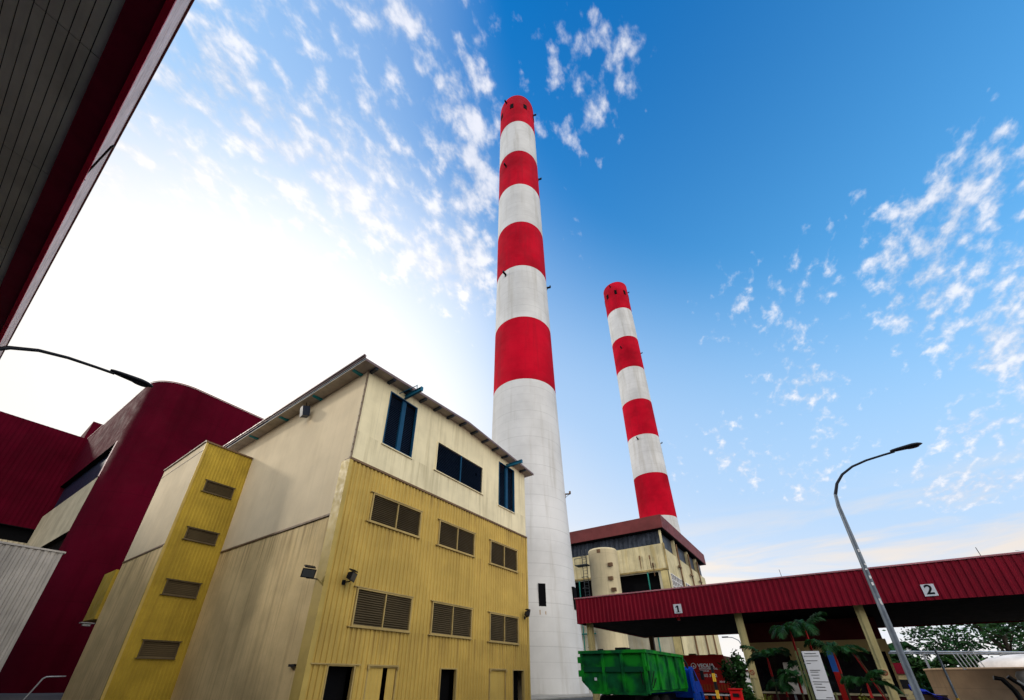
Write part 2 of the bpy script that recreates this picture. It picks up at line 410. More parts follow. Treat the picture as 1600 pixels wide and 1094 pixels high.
s = MB(); s.wall((XE, YF, 0), (0, 1, 0), (1, 0, 0), YB-YF, 0, 19.85); s.wall((XE, YB, 0), (-1, 0, 0), (0, 1, 0), XE-XS, 0, lambda q: ztop(XE-XS-q)); s.build('rear_wall', M_side, A)
s = MB()   # interior backing so that openings look into a dark room
s.add([(XS+.1, YF+1.6, 0), (XE-.1, YF+1.6, 0), (XE-.1, YF+1.6, 19.7), (XS+.1, YF+1.6, 19.7)], [(0, 1, 2, 3)])
s.box((XS+.1, YF+.12, 7.0), (XE-.1, YF+1.5, 7.2)); s.box((XS+.1, YF+.12, 12.9), (XE-.1, YF+1.5, 13.1)); s.build('inner_partition', M_dark, A)
s = MB(); s.box((XS-.10, YF-.12, ZB-.05), (XE+.06, YF+.02, ZB+.09)); s.box((XS-.07, YF-.02, 9.70), (XS+.02, YB-9.1, 9.82)); s.box((XS-.07, YF+.02, ZB-.02), (XS+.02, YF+.5, ZB+.06)); build_each(s, 'belt_flashing', M_belt, A)
s = MB(); s.box((XS-.09, YF-.10, 0), (XS+.16, YF+.03, ZB-.05)); s.box((XS-.09, YF+.03, 0), (XS+.02, YF+.75, ZB-.03)); s.box((XE-.14, YF-.09, 0), (XE+.06, YF+.1, ZB-.05)); build_each(s, 'corner_trim', M_trim, A)
s = MB(); s.box((XS-.05, YF-.05, ZB+.09), (XS+.05, YF+.05, 19.99)); 
for k in range(12): s.box((XS-.09, YF-.08, 13.6+k*.52), (XS-.03, YF-.0, 13.66+k*.52))
s.build('downpipe', mat('conductor_cable', (.20, .15, .10), .6), A)
for (a, b, c, d) in LOUV:
    s = MB(); t = .09; y0 = YF-.13; y1 = YF+.12
    s.box((a-t, y0, c-t), (a, y1, d+t)); s.box((b, y0, c-t), (b+t, y1, d+t)); s.box((a, y0, c-t), (b, y1, c)); s.box((a, y0, d), (b, y1, d+t)); s.box(((a+b)/2-.035, y0+.02, c), ((a+b)/2+.035, y1, d))
    s.box((a-.28, y0-.03, d+t), (b+.16, y0+.12, d+t+.05)); s.box((a-.28, y0-.03, c-t-.05), (b+.16, y0+.12, c-t))
    fr = s.build('louvre_window', M_lfr, A)
    n = int((d-c)/.115); 
    for x0, x1 in ((a+.01, (a+b)/2-.04), ((a+b)/2+.04, b-.01)):
        s = MB()
        for k in range(n):
            z = c+(k+.5)*(d-c)/n; s.add([(x0, YF-.075, z-.05), (x1, YF-.075, z-.05), (x1, YF+.06, z+.055), (x0, YF+.06, z+.055)], [(0, 1, 2, 3)]); s.add([(x0, YF-.078, z-.062), (x1, YF-.078, z-.062), (x1, YF-.075, z-.05), (x0, YF-.075, z-.05)], [(0, 1, 2, 3)])
        s.add([(x0, YF+.09, c), (x1, YF+.09, c), (x1, YF+.09, d), (x0, YF+.09, d)], [(0, 1, 2, 3)])
        s.build('slats', M_louv, fr)
for i, (a, b, c, d) in enumerate(TALL):
    s = MB(); t = .07
    s.box((a-t, YF-.05, c-t), (a, YF+.14, d+t)); s.box((b, YF-.05, c-t), (b+t, YF+.14, d+t)); s.box((a, YF-.05, c-t), (b, YF+.14, c)); s.box((a, YF-.05, d), (b, YF+.14, d+t))
    s.box((a+.55*(b-a)-.17, YF+.06, c), (a+.55*(b-a)+.17, YF+.22, d))
    fr = s.build('loading_opening', M_bluewin, A)
    s = MB()
    for k in range(int((d-c)/.14)):
        z = c+.14*k; s.add([(a, YF+.18, z), (b, YF+.18, z), (b, YF+.27, z+.15), (a, YF+.27, z+.15)], [(0, 1, 2, 3)])
    s.build('shutter', M_navy, fr)
    s = MB(); s.box((a-.15, YF-.09, c-t-.07), (b+.15, YF-.0, c-t)); s.build('sill', M_cream, fr)
    s = MB(); xb = (15.15, 28.05)[i]
    z = (19.72, 19.42)[i]; s.box((xb-.09, YF-1.75, z-.16), (xb+.09, YF+.3, z-.13)); s.box((xb-.015, YF-1.75, z-.13), (xb+.015, YF+.3, z+.13)); s.box((xb-.09, YF-1.75, z+.13), (xb+.09, YF+.3, z+.16)); s.box((xb-.10, YF-1.80, z-.17), (xb+.10, YF-1.755, z+.17))
    if i == 0: s.tube([(xb-.55, YF+.0, z+.02), (xb-.12, YF-1.35, z+.42)], .03, 6); s.tube([(xb-.1, YF-1.35, z+.1), (xb-.12, YF-1.35, z+.47)], .03, 6)
    s.build('hoist_beam', M_blue, A)
a, b, c, d = MIDW; s = MB(); t = .07
s.box((a-t, YF-.06, c-t), (a, YF+.14, d+t)); s.box((b, YF-.06, c-t), (b+t, YF+.14, d+t)); s.box((a-.2, YF-.10, c-t), (b+.2, YF+.14, c)); s.box((a, YF-.06, d), (b, YF+.14, d+t)); 
fr = s.build('louvre_window', M_cream, A)
s = MB(); s.box(((a+b)/2-.05, YF-.03, c), ((a+b)/2+.05, YF+.1, d)); s.build('mullion', M_bluewin, fr)
s = MB(); n = 19
for k in range(n):
    z = c+(d-c)*k/n
    for x0, x1 in ((a, (a+b)/2-.05), ((a+b)/2+.05, b)):
        if x0 > a and k in (11, 12): x1 = 23.55
        s.add([(x0, YF-.01, z), (x1, YF-.01, z), (x1, YF+.09, z+.13), (x0, YF+.09, z+.13)], [(0, 1, 2, 3)])
        if x1 == 23.55: s.add([(23.75, YF-.01, z), (b, YF-.01, z), (b, YF+.09, z+.13), (23.75, YF+.09, z+.13)], [(0, 1, 2, 3)])
s.build('slats', M_navy, fr)
# doors
for i, (a, b, c, d) in enumerate(DOORS):
    s = MB(); t = .07
    s.box((a-t, YF-.09, 0), (a, YF+.12, d+t)); s.box((b, YF-.09, 0), (b+t, YF+.12, d+t)); s.box((a, YF-.09, d), (b, YF+.12, d+t))
    if i == 0: s.box((a-1.0, YF-.13, d+.06), (b+.35, YF-.05, d+.12))
    if i in (1, 3): s.box((a-.1, YF-.14, d+.06), (b+.1, YF-.05, d+.14)); s.box((a-.12, YF-.18, d-.10), (a+.0, YF-.10, d+.06)); s.box((b, YF-.18, d-.10), (b+.12, YF-.10, d+.06))
    fr = s.build('door', M_lfr, A)
    if i == 1:
        for x0, x1 in ((a, 16.37), (16.68, b)): s = MB(); s.wall((x0, YF+.0, 0), (1, 0, 0), (0, -1, 0), x1-x0, .02, d, pitch=.22, depth=.02); s.build('leaf_or_shade', M_yel, fr)
    if i == 3: s = MB(); s.wall((a, YF+.0, 0), (1, 0, 0), (0, -1, 0), b-a, .02, d, pitch=.5, depth=.012); s.build('leaf_or_shade', M_yel, fr)
    if i in (0, 2, 4):
        s = MB(); s.box((a, YF+.5, 0), (b, YF+.54, d)); s.build('leaf_or_shade', M_dark, fr)  # near-black sheet painted as the shade inside an open doorway
# roof
def zr(x): return 19.92+.62*(x-11.0)/(RX-11.0) if x < RX else 20.54-.82*(x-RX)/(31.75-RX)
s = MB(); Y0, Y1 = 19.25, 45.0
xs = [11.0, RX, 31.75]
for a, b in zip(xs, xs[1:]):
    s.extr([(a, Y0, zr(a)), (b, Y0, zr(b)), (b, Y0, zr(b)+.06), (a, Y0, zr(a)+.06)], (0, Y1-Y0, 0))
rf = s.build('roof', M_soff, A)
s = MB()
s.extr([(11.0, Y0-.03, zr(11.)-.02), (RX, Y0-.03, zr(RX)-.02), (RX, Y0-.03, zr(RX)+.17), (11., Y0-.03, zr(11.)+.17)], (0, .026, 0)); s.extr([(RX, Y0-.03, zr(RX)-.02), (31.75, Y0-.03, zr(31.75)-.02), (31.75, Y0-.03, zr(31.75)+.17), (RX, Y0-.03, zr(RX)+.17)], (0, .026, 0))
s.box((10.90, Y0-.03, 20.10), (10.99, Y1, 20.30)); s.box((10.82, Y0-.05, 20.22), (10.90, Y1, 20.32)); build_each(s, 'verge_trim', M_gutter, rf)
s = MB(); s.box((11.02, Y0+.02, 19.98), (11.12, Y1, 20.14)); s.build('eave_beam', M_blue, rf)
for y in (20.75, 25.6, 30.4, 35.4, 40.0):
    s = MB(); s.box((11.13, y-.14, 19.88), (11.86, y+.14, 20.14)); o = s.build('rafter_bracket', mat('teal_bracket', (.010, .22, .26), .45) if y == 20.75 else bpy.data.materials['teal_bracket'], rf)
for y in (23.1, 28.0, 32.8, 37.6):
    s = MB(); s.box((11.13, y-.04, 20.02), (11.86, y+.04, 20.16)); s.build('rafter_bracket', M_navy, rf)
for k in range(13):
    x = 12.0+k*1.53
    s = MB(); z = zr(x)-.01; s.box((x-.11, Y0+.06, z-.14), (x+.11, YF+.02, z-.01)); s.build('purlin_end', M_navy, rf)
# small conduit box and pipe on the yellow cladding
s = MB(); s.box((XS-.14, 20.9, 2.02), (XS-.01, 21.4, 2.14)); s.build('vent_slot', M_black, A)
# stair tower
TX, TY, TB = 8.35, 35.03, 44.2
s = MB(); s.wall((TX, TY, 0), (1, 0, 0), (0, -1, 0), XS-TX, 0, 17.75, [(9.3-TX, 11.22-TX, z0, z1) for z0, z1 in ((13.95, 14.75), (10.22, 11.0), (6.42, 7.3), (2.6, 3.5))], pitch=.22, depth=.035)
tw = s.build('stair_tower', M_yel2, A); tw['label'] = 'ochre ribbed stair tower with four small louvres'
s = MB(); s.wall((TX, TB, 0), (0, -1, 0), (-1, 0, 0), TB-TY, 9.62, 17.85); s.build('side_wall', M_side, tw)
s = MB(); s.wall((TX, TB, 0), (0, -1, 0), (-1, 0, 0), TB-TY, 0, 9.5); s.build('side_wall', M_sidelow, tw)
s = MB(); s.box((TX-.05, TY-.05, 9.5), (TX+.05, TB, 9.62)); s.box((TX-.10, TY-.12, 17.75), (XS-.02, TY+.05, 17.87)); s.box((TX-.10, TY+.05, 17.85), (TX+.05, TB, 17.97)); s.box((TX-.02, TY+.05, 17.1), (TX-.0-.01+.0, TB, 17.16)); build_each(s, 'coping', M_belt, tw)
s = MB(); s.box((TX+.05, TY+.05, 17.7), (XS-.02, TB, 17.85)); s.wall((XS, TB, 0), (-1, 0, 0), (0, 1, 0), XS-TX, 0, 17.8); s.build('roof', M_roofs, tw)
s = MB(); s.box((TX-.05, TY-.07, 0), (TX+.10, TY-.0, 17.75)); s.box((TX-.05, TY, 0), (TX, TY+.14, 9.5)); build_each(s, 'corner_trim', M_trim, tw)
for z0, z1 in ((13.95, 14.75), (10.22, 11.0), (6.42, 7.3), (2.6, 3.5)):
    s = MB(); a, b = 9.3, 11.22; t = .06
    s.box((a-t, TY-.11, z0-t), (a, TY+.05, z1+t)); s.box((b, TY-.11, z0-t), (b+t, TY+.05, z1+t)); s.box((a, TY-.11, z0-t), (b, TY+.05, z0)); s.box((a, TY-.11, z1), (b, TY+.05, z1+t))
    s.box((a-.15, TY-.14, z1+t), (b+.15, TY-.02, z1+t+.04)); s.box((a-.15, TY-.14, z0-t-.04), (b+.1, TY-.02, z0-t))
    for k in range(8): z = z0+(z1-z0)*k/8; s.add([(a, TY-.05, z), (b, TY-.05, z), (b, TY+.03, z+.10), (a, TY+.03, z+.10)], [(0, 1, 2, 3)], 1)
    s.add([(a, TY+.04, z0), (b, TY+.04, z0), (b, TY+.04, z1), (a, TY+.04, z1)], [(0, 1, 2, 3)], 1)
    s.build('louvre', [M_louv, M_louv], tw)
s = MB(); s.box((8.15, 44.25, 5.3), (11, 47.5, 9.0)); s.build('rear_bay', M_yel2, tw)
s = MB(); s.box((7.6, 44.6, 4.98), (8.5, 45.3, 5.05)); s.box((7.75, 44.7, 4.8), (8.2, 45.1, 4.95)); s.build('door_canopy', M_galv, tw)

def floodlight(name, wallpt, nrm, head, aim, label):
    t = thing(name, wallpt, label, 'floodlight', 'floodlights bolted on the cream and yellow building')
    wp = Vector(wallpt); n = Vector(nrm); h = Vector(head); a = Vector(aim).normalized()
    s = MB(); s.obox(wp+n*.04, (n, (0, 0, 1), n.cross(Vector((0, 0, 1)))), (.04, .12, .09)); s.bar(wp+n*.05, (h.x, h.y, wp.z), .05); s.bar((h.x, h.y, wp.z-.02), h, .05); s.build('bracket', M_black, t)
    r = a.cross(Vector((0, 0, 1))).normalized(); u = r.cross(a)
    s = MB(); k = h+u*.22
    q = [k+r*i*.34+u*j*.24+a*.12 for i, j in ((-1, -1), (1, -1), (1, 1), (-1, 1))]; p = [k+r*i*.2+u*j*.15-a*.18 for i, j in ((-1, -1), (1, -1), (1, 1), (-1, 1))]
    s.add(q+p, [(0, 1, 2, 3), (7, 6, 5, 4), (0, 4, 5, 1), (1, 5, 6, 2), (2, 6, 7, 3), (3, 7, 4, 0)])
    s.obox(k-a*.02+u*.31, (r, a, u), (.26, .16, .03)); s.build('housing', M_black, t)
    s = MB(); s.obox(k+a*.125, (r, u, a), (.29, .19, .008)); s.build('lens', M_lens, t)
    return t
floodlight('floodlight', (XS, 20.55, 6.1), (-1, 0, 0), (11.25, 20.75, 6.15), (-.25, -.9, -.45), 'black floodlight on the stained side wall near the corner of the yellow building')
floodlight('floodlight', (12.9, YF-.05, 6.05), (0, -1, 0), (12.95, 19.45, 6.1), (.55, -.8, -.25), 'black floodlight above the lower left louvre on the yellow front')
floodlight('floodlight', (30.6, YF-.05, 6.05), (0, -1, 0), (30.3, 19.5, 6.1), (.75, -.6, -.2), 'small floodlight at the right end of the yellow front beside the chimney')
t = thing('floodlight', (11.5, 26.6, 20), 'dark boxy floodlight hanging under the eave of the cream side wall', 'floodlight', 'floodlights bolted on the cream and yellow building')
s = MB(); s.bar((11.4, 26.9, 20.0), (11.35, 26.7, 19.35), .05); s.bar((11.7, 26.9, 20.0), (11.45, 26.7, 19.3), .04); s.build('bracket', M_black, t)
s = MB(); s.obox((11.35, 26.65, 19.0), ((1, -.25, .35), (.2, 1, .15), (-.3, -.2, 1)), (.26, .33, .36)); s.build('housing', M_navy, t)

# ================================================================ CHIMNEYS
def chimney(cx, cy, label, lean=0):
    t = thing('chimney', (cx, cy, 0), label, 'chimney', 'red and white striped factory chimneys')
    def rad(z):
        pts = [(0, 6.45), (6, 6.15), (12, 5.85), (24, 5.45), (42, 5.15), (68, 4.9), (100, 4.75), (141, 4.62)]
        for (a, ra), (b, rb) in zip(pts, pts[1:]):
            if z <= b: return ra+(rb-ra)*(z-a)/(b-a)
        return pts[-1][1]
    edges = [42, 55.6, 69.2, 83.0, 97.0, 111.4, 126.2, 141]
    zs = [0, 3, 6, 9, 12, 18, 24, 30, 36]; mis = [1]*9; 
    for i, (a, b) in enumerate(zip(edges, edges[1:])):
        for k in range(3): zs.append(a+(b-a)*k/3); mis.append(0 if i % 2 == 0 else 1)
    zs.append(141); prof = [(rad(z), z) for z in zs]
    prof += [(4.1, 141.0), (4.0, 138)]; mis += [0, 0, 0]
    MB().lathe((cx, cy), prof, 96, mis, cap=True).build('shaft', [M_red, M_white], t)
    for k in range(8):
        a = R(16+k*45); c, s_ = math.cos(a), math.sin(a); r = rad(136)
        MB().obox((cx+c*(r+.0), cy+s_*(r), 135.2), ((c, s_, 0), (-s_, c, 0), (0, 0, 1)), (.08, .48, 1.15)).build('vent_opening', M_dark, t)
    for z in (24.5, 68.0, 106.5, 139.2):
        for a in (56, 176, 296):
            c, s_ = math.cos(R(a)), math.sin(R(a)); r = rad(z)
            s = MB(); ax = ((c, s_, 0), (-s_, c, 0), (0, 0, 1))
            s.obox((cx+c*(r+.35), cy+s_*(r+.35), z), ax, (.38, .2, .03)); s.obox((cx+c*(r+.03), cy+s_*(r+.03), z-.25), ax, (.04, .18, .3)); s.bar((cx+c*(r), cy+s_*r, z-.5), (cx+c*(r+.6), cy+s_*(r+.6), z-.05), .05)
            s.obox((cx+c*(r+.68), cy+s_*(r+.68), z+.2), ax, (.13, .13, .18))
            s.build('light_bracket', M_rust if z < 60 else M_black, t)
    return t
C1 = (45.64, 28.86)
ch = chimney(*C1, 'nearer, taller looking red and white striped chimney right behind the yellow building')
def on_chim(az, z, w_, h_, m, name, r=5.9, t_=.06):
    # direction of the outward normal in degrees
    c, s_ = math.cos(R(az)), math.sin(R(az)); MB().obox((C1[0]+c*r, C1[1]+s_*r, z), ((c, s_, 0), (-s_, c, 0), (0, 0, 1)), (t_, w_, h_)).build(name, m, ch)
on_chim(226, 9.9, .42, 1.25, M_dark, 'door_opening', 5.93, .10)
on_chim(277, 10.0, .5, 1.3, M_dark, 'door_opening', 5.96, .14)
for dz_, a in ((2.2, 222.8), (2.9, 229.0)):
    on_chim(a, 8.7-dz_*.8, .06, dz_*.6, mat('rust_streak', (.45, .33, .22), .8) if a < 224 else bpy.data.materials['rust_streak'], 'rust_streak', 6.04, .02)
D2 = 122; C2 = (D2*math.cos(R(14.0)), D2*math.sin(R(14.0)))
chimney(*C2, 'more distant red and white striped chimney rising behind the maroon roofed plant building')

# ================================================================ RED BUILDING (left)
Rb = thing('red_building', (12, 70, 0), 'large dark maroon building with a rounded corner and flat top behind the stair tower', 'building')
ZT = 36.0
def arc(cx, cy, r, a0, a1, n=18): return [(cx+r*math.cos(R(a0+(a1-a0)*k/n)), cy+r*math.sin(R(a0+(a1-a0)*k/n))) for k in range(n+1)]
# footprint: front at y=60, rounded corner, side running back and very slightly outward
pts = [(60, 60), (11.1, 60)]+arc(11.1, 64.6, 4.6, 270, 180)[1:]
def strip(s, pts, z0, z1, mi=0, sm=True):
    k = len(pts); s.add([(x, y, z0) for x, y in pts]+[(x, y, z1) for x, y in pts], [(i, i+1, i+1+k, i+k) for i in range(k-1)], mi, sm)
s = MB(); strip(s, pts, 0, ZT); s.build('curved_wall', M_maroon, Rb)
side = [(6.5, 64.6), (5.6, 90)]
s = MB(); strip(s, side, 27.2, ZT-.002); s.build('side_wall', M_maroon, Rb)
s = MB(); ins = [(7.1, 64.6), (6.2, 90)]
strip(s, ins, 22.3, 27.2); o = s.build('window_strip', M_navy, Rb)
s = MB(); s.add([(6.5, 64.6, 27.2), (5.6, 90, 27.2), (6.2, 90, 27.2), (7.1, 64.6, 27.2)], [(0, 1, 2, 3)]); s.add([(6.5, 64.6, 22.3), (5.6, 90, 22.3), (6.2, 90, 22.3), (7.1, 64.6, 22.3)], [(0, 3, 2, 1)]); s.build('window_reveal', M_dark, Rb)
s = MB(); strip(s, side, 15.6, 22.3); s.build('spandrel', M_creamrib, Rb)
s = MB(); strip(s, ins, 0, 15.6); s.add([(6.5, 64.6, 15.6), (5.6, 90, 15.6), (6.2, 90, 15.6), (7.1, 64.6, 15.6)], [(0, 1, 2, 3)]); s.build('lower_opening', M_dark, Rb)
s = MB(); s.box((6.44, 64.35, 22.3), (6.56, 64.62, 27.2)); s.build('corner_trim', M_fascia, Rb)
s = MB(); s.prism([(60, 60.3), (11.1, 60.3)]+arc(11.1, 64.6, 4.3, 270, 180)[1:]+[(5.9, 90), (60, 90)], ZT-.6, ZT-.3); s.build('roof', M_roofs, Rb)
s = MB(); strip(s, [(p[0], p[1]) for p in [(60, 59.93), (11.1, 59.93)]+arc(11.1, 64.6, 4.67, 270, 180)[1:]+[(5.53, 90)]], ZT-.02, ZT+.12); s.build('coping', M_maroon3, Rb)
s = MB(); s.wall((-45, 90, 0), (1, 0, 0), (0, -1, 0), 51.3, 20.3, ZT, pitch=.55, depth=.03); s.build('wing_wall', M_maroon, Rb)
s = MB(); s.wall((-45, 90.8, 0), (1, 0, 0), (0, -1, 0), 51.3, 18.2, 20.3); s.box((-45, 89.9, 20.2), (5.6, 91, 20.3)); s.build('wing_recess', M_dark, Rb)
s = MB(); s.wall((-45, 90, 0), (1, 0, 0), (0, -1, 0), 51.3, 0, 18.2, pitch=.55, depth=.08); s.build('wing_wall', M_creamrib, Rb)
s = MB(); s.box((5.25, 92.2, ZT-.5), (24, 101, 40.2)); s.build('penthouse', M_maroon, Rb)
s = MB(); s.box((-45, 90.3, ZT-.2), (6, 110, ZT-.05)); s.build('roof', M_roofs, Rb)
# ribbed grey shed in front of it
Sh = thing('ribbed_shed', (-4, 50, 0), 'pale grey vertically ribbed shed at the lower left corner in front of the maroon building', 'shed')
s = MB(); s.wall((-14, 48, 0), (1, 0, 0), (0, -1, 0), 19.17, 0, 10.2, pitch=.42, depth=.08, duty=.6); s.wall((5.17, 48, 0), (0, 1, 0), (1, 0, 0), 8, 0, 10.2, pitch=.42, depth=.0); s.build('wall', M_whrib, Sh)
s = MB(); s.box((-14.1, 47.86, 10.2), (5.3, 56.1, 10.34)); s.build('roof', M_whrib, Sh)
s = MB(); s.tube([(6.6, 45, 0), (6.95, 45, 1.0), (7.05, 45, 1.3), (7.2, 45, 1.42), (8.2, 45, 1.46)], .05, 8); tag(s.build('handrail', M_galv), 'pale bent tube handrail in the dark at the lower left', 'handrail')

# ================================================================ NEAR OVERHANG (upper left)
Ov = thing('roof_overhang', (-1.70, 0, 0), 'huge dark overhanging roof soffit with narrow boards and a maroon border, upper left', 'building')
ZS = 13.7; k = 1.2
def ex(y, off=0): return -1.70-.022*(y-5)*.55+off   # edge drifts very slightly with y
ys = (-30, 60)
s = MB(); s.box((-10.2, -30, ZS+.03), (-1.95, 60, ZS+.06)); s.build('soffit_backing', M_sofgap, Ov)
s = MB(); x = -2.27-.176
js = [5.22-4.22*9+4.22*i for i in range(24)]
while x > -10.1:
    for a, b in zip(js, js[1:]): s.box((x+.012, a+.012, ZS), (x+.170, b-.012, ZS+.03))
    x -= .178
s.build('soffit_board', M_sofboard, Ov)
s = MB(); s.box((-2.27, -30, ZS-.06), (-1.78, 60, ZS+.03)); s.build('border', M_border, Ov)
s = MB(); s.box((-1.80, -30, ZS-.12), (-1.69, 60, ZS-.03)); s.build('edge_trim', mat('crimson_edge', (.75, .012, .07), .5), Ov)
s = MB(); s.box((-1.78, -30, ZS-.03), (-1.70, 60, ZS+1.55)); s.build('fascia', M_fascia, Ov)
s = MB(); s.box((-1.80, -30, ZS+1.55), (-1.66, 60, ZS+1.61)); s.build('coping', M_maroon3, Ov)
s = MB(); s.box((-10.2, -30, ZS+1.3), (-1.78, 60, ZS+1.5)); s.build('roof', M_roofs, Ov)
s = MB(); s.box((-10.4, -30, 0), (-10.15, 60, ZS+.03)); s.build('wall', M_maroon, Ov)
s = MB(); s.tube([(-1.745, 13.0, ZS-.05), (-1.55, 11.4, ZS+.02), (-1.52, 11.32, ZS+.04)], .022, 8); s.bar((-1.75, 12.98, ZS-.08), (-1.70, 13.02, ZS+.02), .05); s.build('conduit_arm', M_black, Ov)
Ov.location = (-1.50, 0, 0); Ov.rotation_euler = (0, 0, R(1.95))

# ================================================================ STREET LAMPS
def street_lamp(base, yawdeg, label):
    t = thing('street_lamp', (0, 0, 0), label, 'street lamp', 'curved arm street lamps')
    pts = [(0, 0, 0), (0, 0, 3), (0, 0, 6.2), (0, 0, 7.3), (.05, 0, 7.75), (.22, 0, 8.15), (.48, 0, 8.46), (.85, 0, 8.68), (1.3, 0, 8.80), (1.8, 0, 8.86), (2.12, 0, 8.89)]
    rad = [.105, .09, .072, .06, .052, .046, .042, .038, .036, .034, .034]
    s = MB(); s.tube(pts, rad, 12); s.box((-.16, -.16, 0), (.16, .16, .04)); s.build('pole', M_pole, t)
    s = MB(); s.tube(pts[4:], [r+.003 for r in rad[4:]], 12); s.build('arm', M_poled, t)
    prof = [(2.02, .05, .045), (2.08, .075, .06), (2.2, .10, .07), (2.42, .13, .08), (2.62, .155, .085), (2.76, .13, .07), (2.85, .07, .04), (2.89, .02, .012)]
    vs = []; n = 14
    for x, ry, rz in prof:
        for k in range(n):
            a = 2*math.pi*k/n; vs.append((x, ry*math.cos(a), 8.93+.04*(x-2)+rz*math.sin(a)*(1 if math.sin(a) > 0 else .7)))
    fs = [(i*n+k, i*n+(k+1) % n, (i+1)*n+(k+1) % n, (i+1)*n+k) for i in range(len(prof)-1) for k in range(n)]
    s = MB(); s.add(vs, fs, 0, True); s.add(vs[:n], [tuple(reversed(range(n)))]); hd = s.build('lamp_head', M_poled, t)
    s = MB(); s.add([(2.62+.17*math.cos(q), .11*math.sin(q), 8.93+.025-.062) for q in [2*math.pi*k/16 for k in range(16)]]+[(2.62, 0, 8.865)], [(i, (i+1) % 16, 16) for i in range(16)], 0, True); s.build('lens', M_lens, hd)
    t.location = base; t.rotation_euler = (0, 0, R(yawdeg))
    return t
lamp = street_lamp((18.6, -1.80, 0), -91.5, 'tall dark curved arm street lamp standing in front of the maroon canopy at right')
STICK = []
for z, hh, a in ((5.62, .10, 200), (5.15, .05, 215), (4.98, .05, 190), (4.72, .10, 205), (4.5, .10, 195), (3.95, .16, 205), (3.86, .04, 215)):
    c, s_ = math.cos(R(a)), math.sin(R(a)); r = .088
    q = MB(); q.obox((18.6+c*r, -1.80+s_*r, z), ((c, s_, 0), (-s_, c, 0), (0, 0, 1)), (.003, .028, hh/2)); 
    o = q.build('sticker_remnant', M_wink, None); o.data.transform((Matrix.Translation(lamp.location) @ Matrix.Rotation(R(-91.5), 4, 'Z')).inverted()); o.parent = lamp; STICK.append(o)
for o in STICK: o.parent = None
l2 = copy_tree(lamp); l2.location = (-1.68, 13.68, 0); l2.rotation_euler = (0, 0, R(-1)); l2.scale = (1.1, 1, 1); l2['label'] = 'street lamp whose dark arm reaches in from the left edge below the overhang'
for o in STICK: o.parent = lamp

# ================================================================ PLANT BUILDING
P_ = thing('plant_building', (92, 30, 0), 'weathered cream industrial building with a broad maroon roof band, in front of the farther chimney', 'building')
XP, YP, XQ, YQ = 75.6, 18.9, 108, 45
s = MB(); s.box((XP-.6, YP-.65, 26.0), (XQ+2, YQ, 28.5)); s.build('roof', M_maroon3, P_)
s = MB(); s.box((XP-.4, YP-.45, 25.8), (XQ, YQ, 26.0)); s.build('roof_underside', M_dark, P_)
s = MB(); s.wall((XP+.5, YQ, 0), (0, -1, 0), (-1, 0, 0), YQ-YP-.5, 23.0, 25.9, pitch=.9, depth=.15); s.wall((XP+.5, YP+.5, 0), (1, 0, 0), (0, -1, 0), XQ-XP-.5, 22.4, 25.9); s.build('louvre_band', M_bluegrey, P_)
s = MB(); s.wall((XP, YQ, 0), (0, -1, 0), (-1, 0, 0), YQ-YP, 18.8, 23.2, pitch=1.1, depth=.12); s.box((XP, YP, 23.2), (XP+.5, YQ, 23.25)); s.build('upper_wall', M_plant, P_)
s = MB(); s.wall((XP, YP, 0), (1, 0, 0), (0, -1, 0), XQ-XP, 0, 22.5, holes=[(1.6, 9.4, 14.9, 18.1), (11.5, 15.5, 14.9, 18.1)]); s.build('side_wall', M_plant, P_)
s = MB(); s.wall((XP+.15, YQ, 0), (0, -1, 0), (-1, 0, 0), YQ-YP-.15, 0, 18.5, holes=[(YQ-28.2, YQ-20.6, 13.6, 18.3), (YQ-37.2, YQ-33.4, 13.6, 18.3)]); s.build('lower_wall', M_plantlow, P_)
s = MB(); s.box((XP-.15, YP, 18.5), (XP+.3, YQ, 18.8)); s.box((XP-.15, YP-.14, 18.45), (XP+.5, YP-.0, 23.3)); s.build('ledge', mat('rusty_ledge', (.34, .25, .10), .7, 0, .2), P_)
s = MB(); s.box((XP+1.2, YP+.6, 0), (XP+1.4, YQ-.2, 25.7)); s.box((XP+1.4, YP+1.2, 12), (XQ-.2, YP+1.4, 22.3)); s.box((XP+.35, YP+.3, 18.6), (XP+1.2, YQ-.2, 18.7)); s.build('inner_partition', M_dark, P_)
s = MB(); s.box((XP-.05, YP+.0, 0), (XP+.5, YP+1.2, 18.45)); s.build('corner_column', M_colm, P_)
s = MB()
for x0, x1 in ((1.6, 9.4), (11.5, 15.5)):
    n = int((x1-x0)/1.1)
    for i in range(n+1): x = XP+x0+(x1-x0)*i/n; s.box((x-.05, YP-.08, 14.9), (x+.05, YP+.08, 18.1))
    for i in range(4): z = 14.9+3.2*i/3; s.box((XP+x0, YP-.07, z-.05), (XP+x1, YP+.07, z+.05))
s.build('grid_window', M_wink, P_)
s = MB()
for x in (XP+8.5, XP+18.5, XP+26): s.box((x-.2, YP-.12, 22.3), (x+.2, YP+.5, 25.8))
s.box((XP+.0, YP+.0, 23.2), (XP+.35, YP+.35, 25.8)); build_each(s, 'eave_post', M_plant, P_)
s = MB()
for x in (84.3, 93.3, 101): s.tube([(x, YP-.3, 5), (x, YP-.3, 25)], .16, 8); s.box((x-1.4, YP-.5, 20.3), (x+.3, YP-.2, 20.6))
build_each(s, 'pipe', M_rust, P_)
s = MB()
for y in (36, 30.2, 22.4): s.tube([(XP-.2, y, .5), (XP-.2, y, 18.3)], .12, 8)
s.tube([(XP-.25, YQ, 8.7), (XP-.25, 31, 8.7)], .12, 8); s.build('pipe', mat('teal_pipe', (.02, .20, .16), .5), P_)
s = MB()
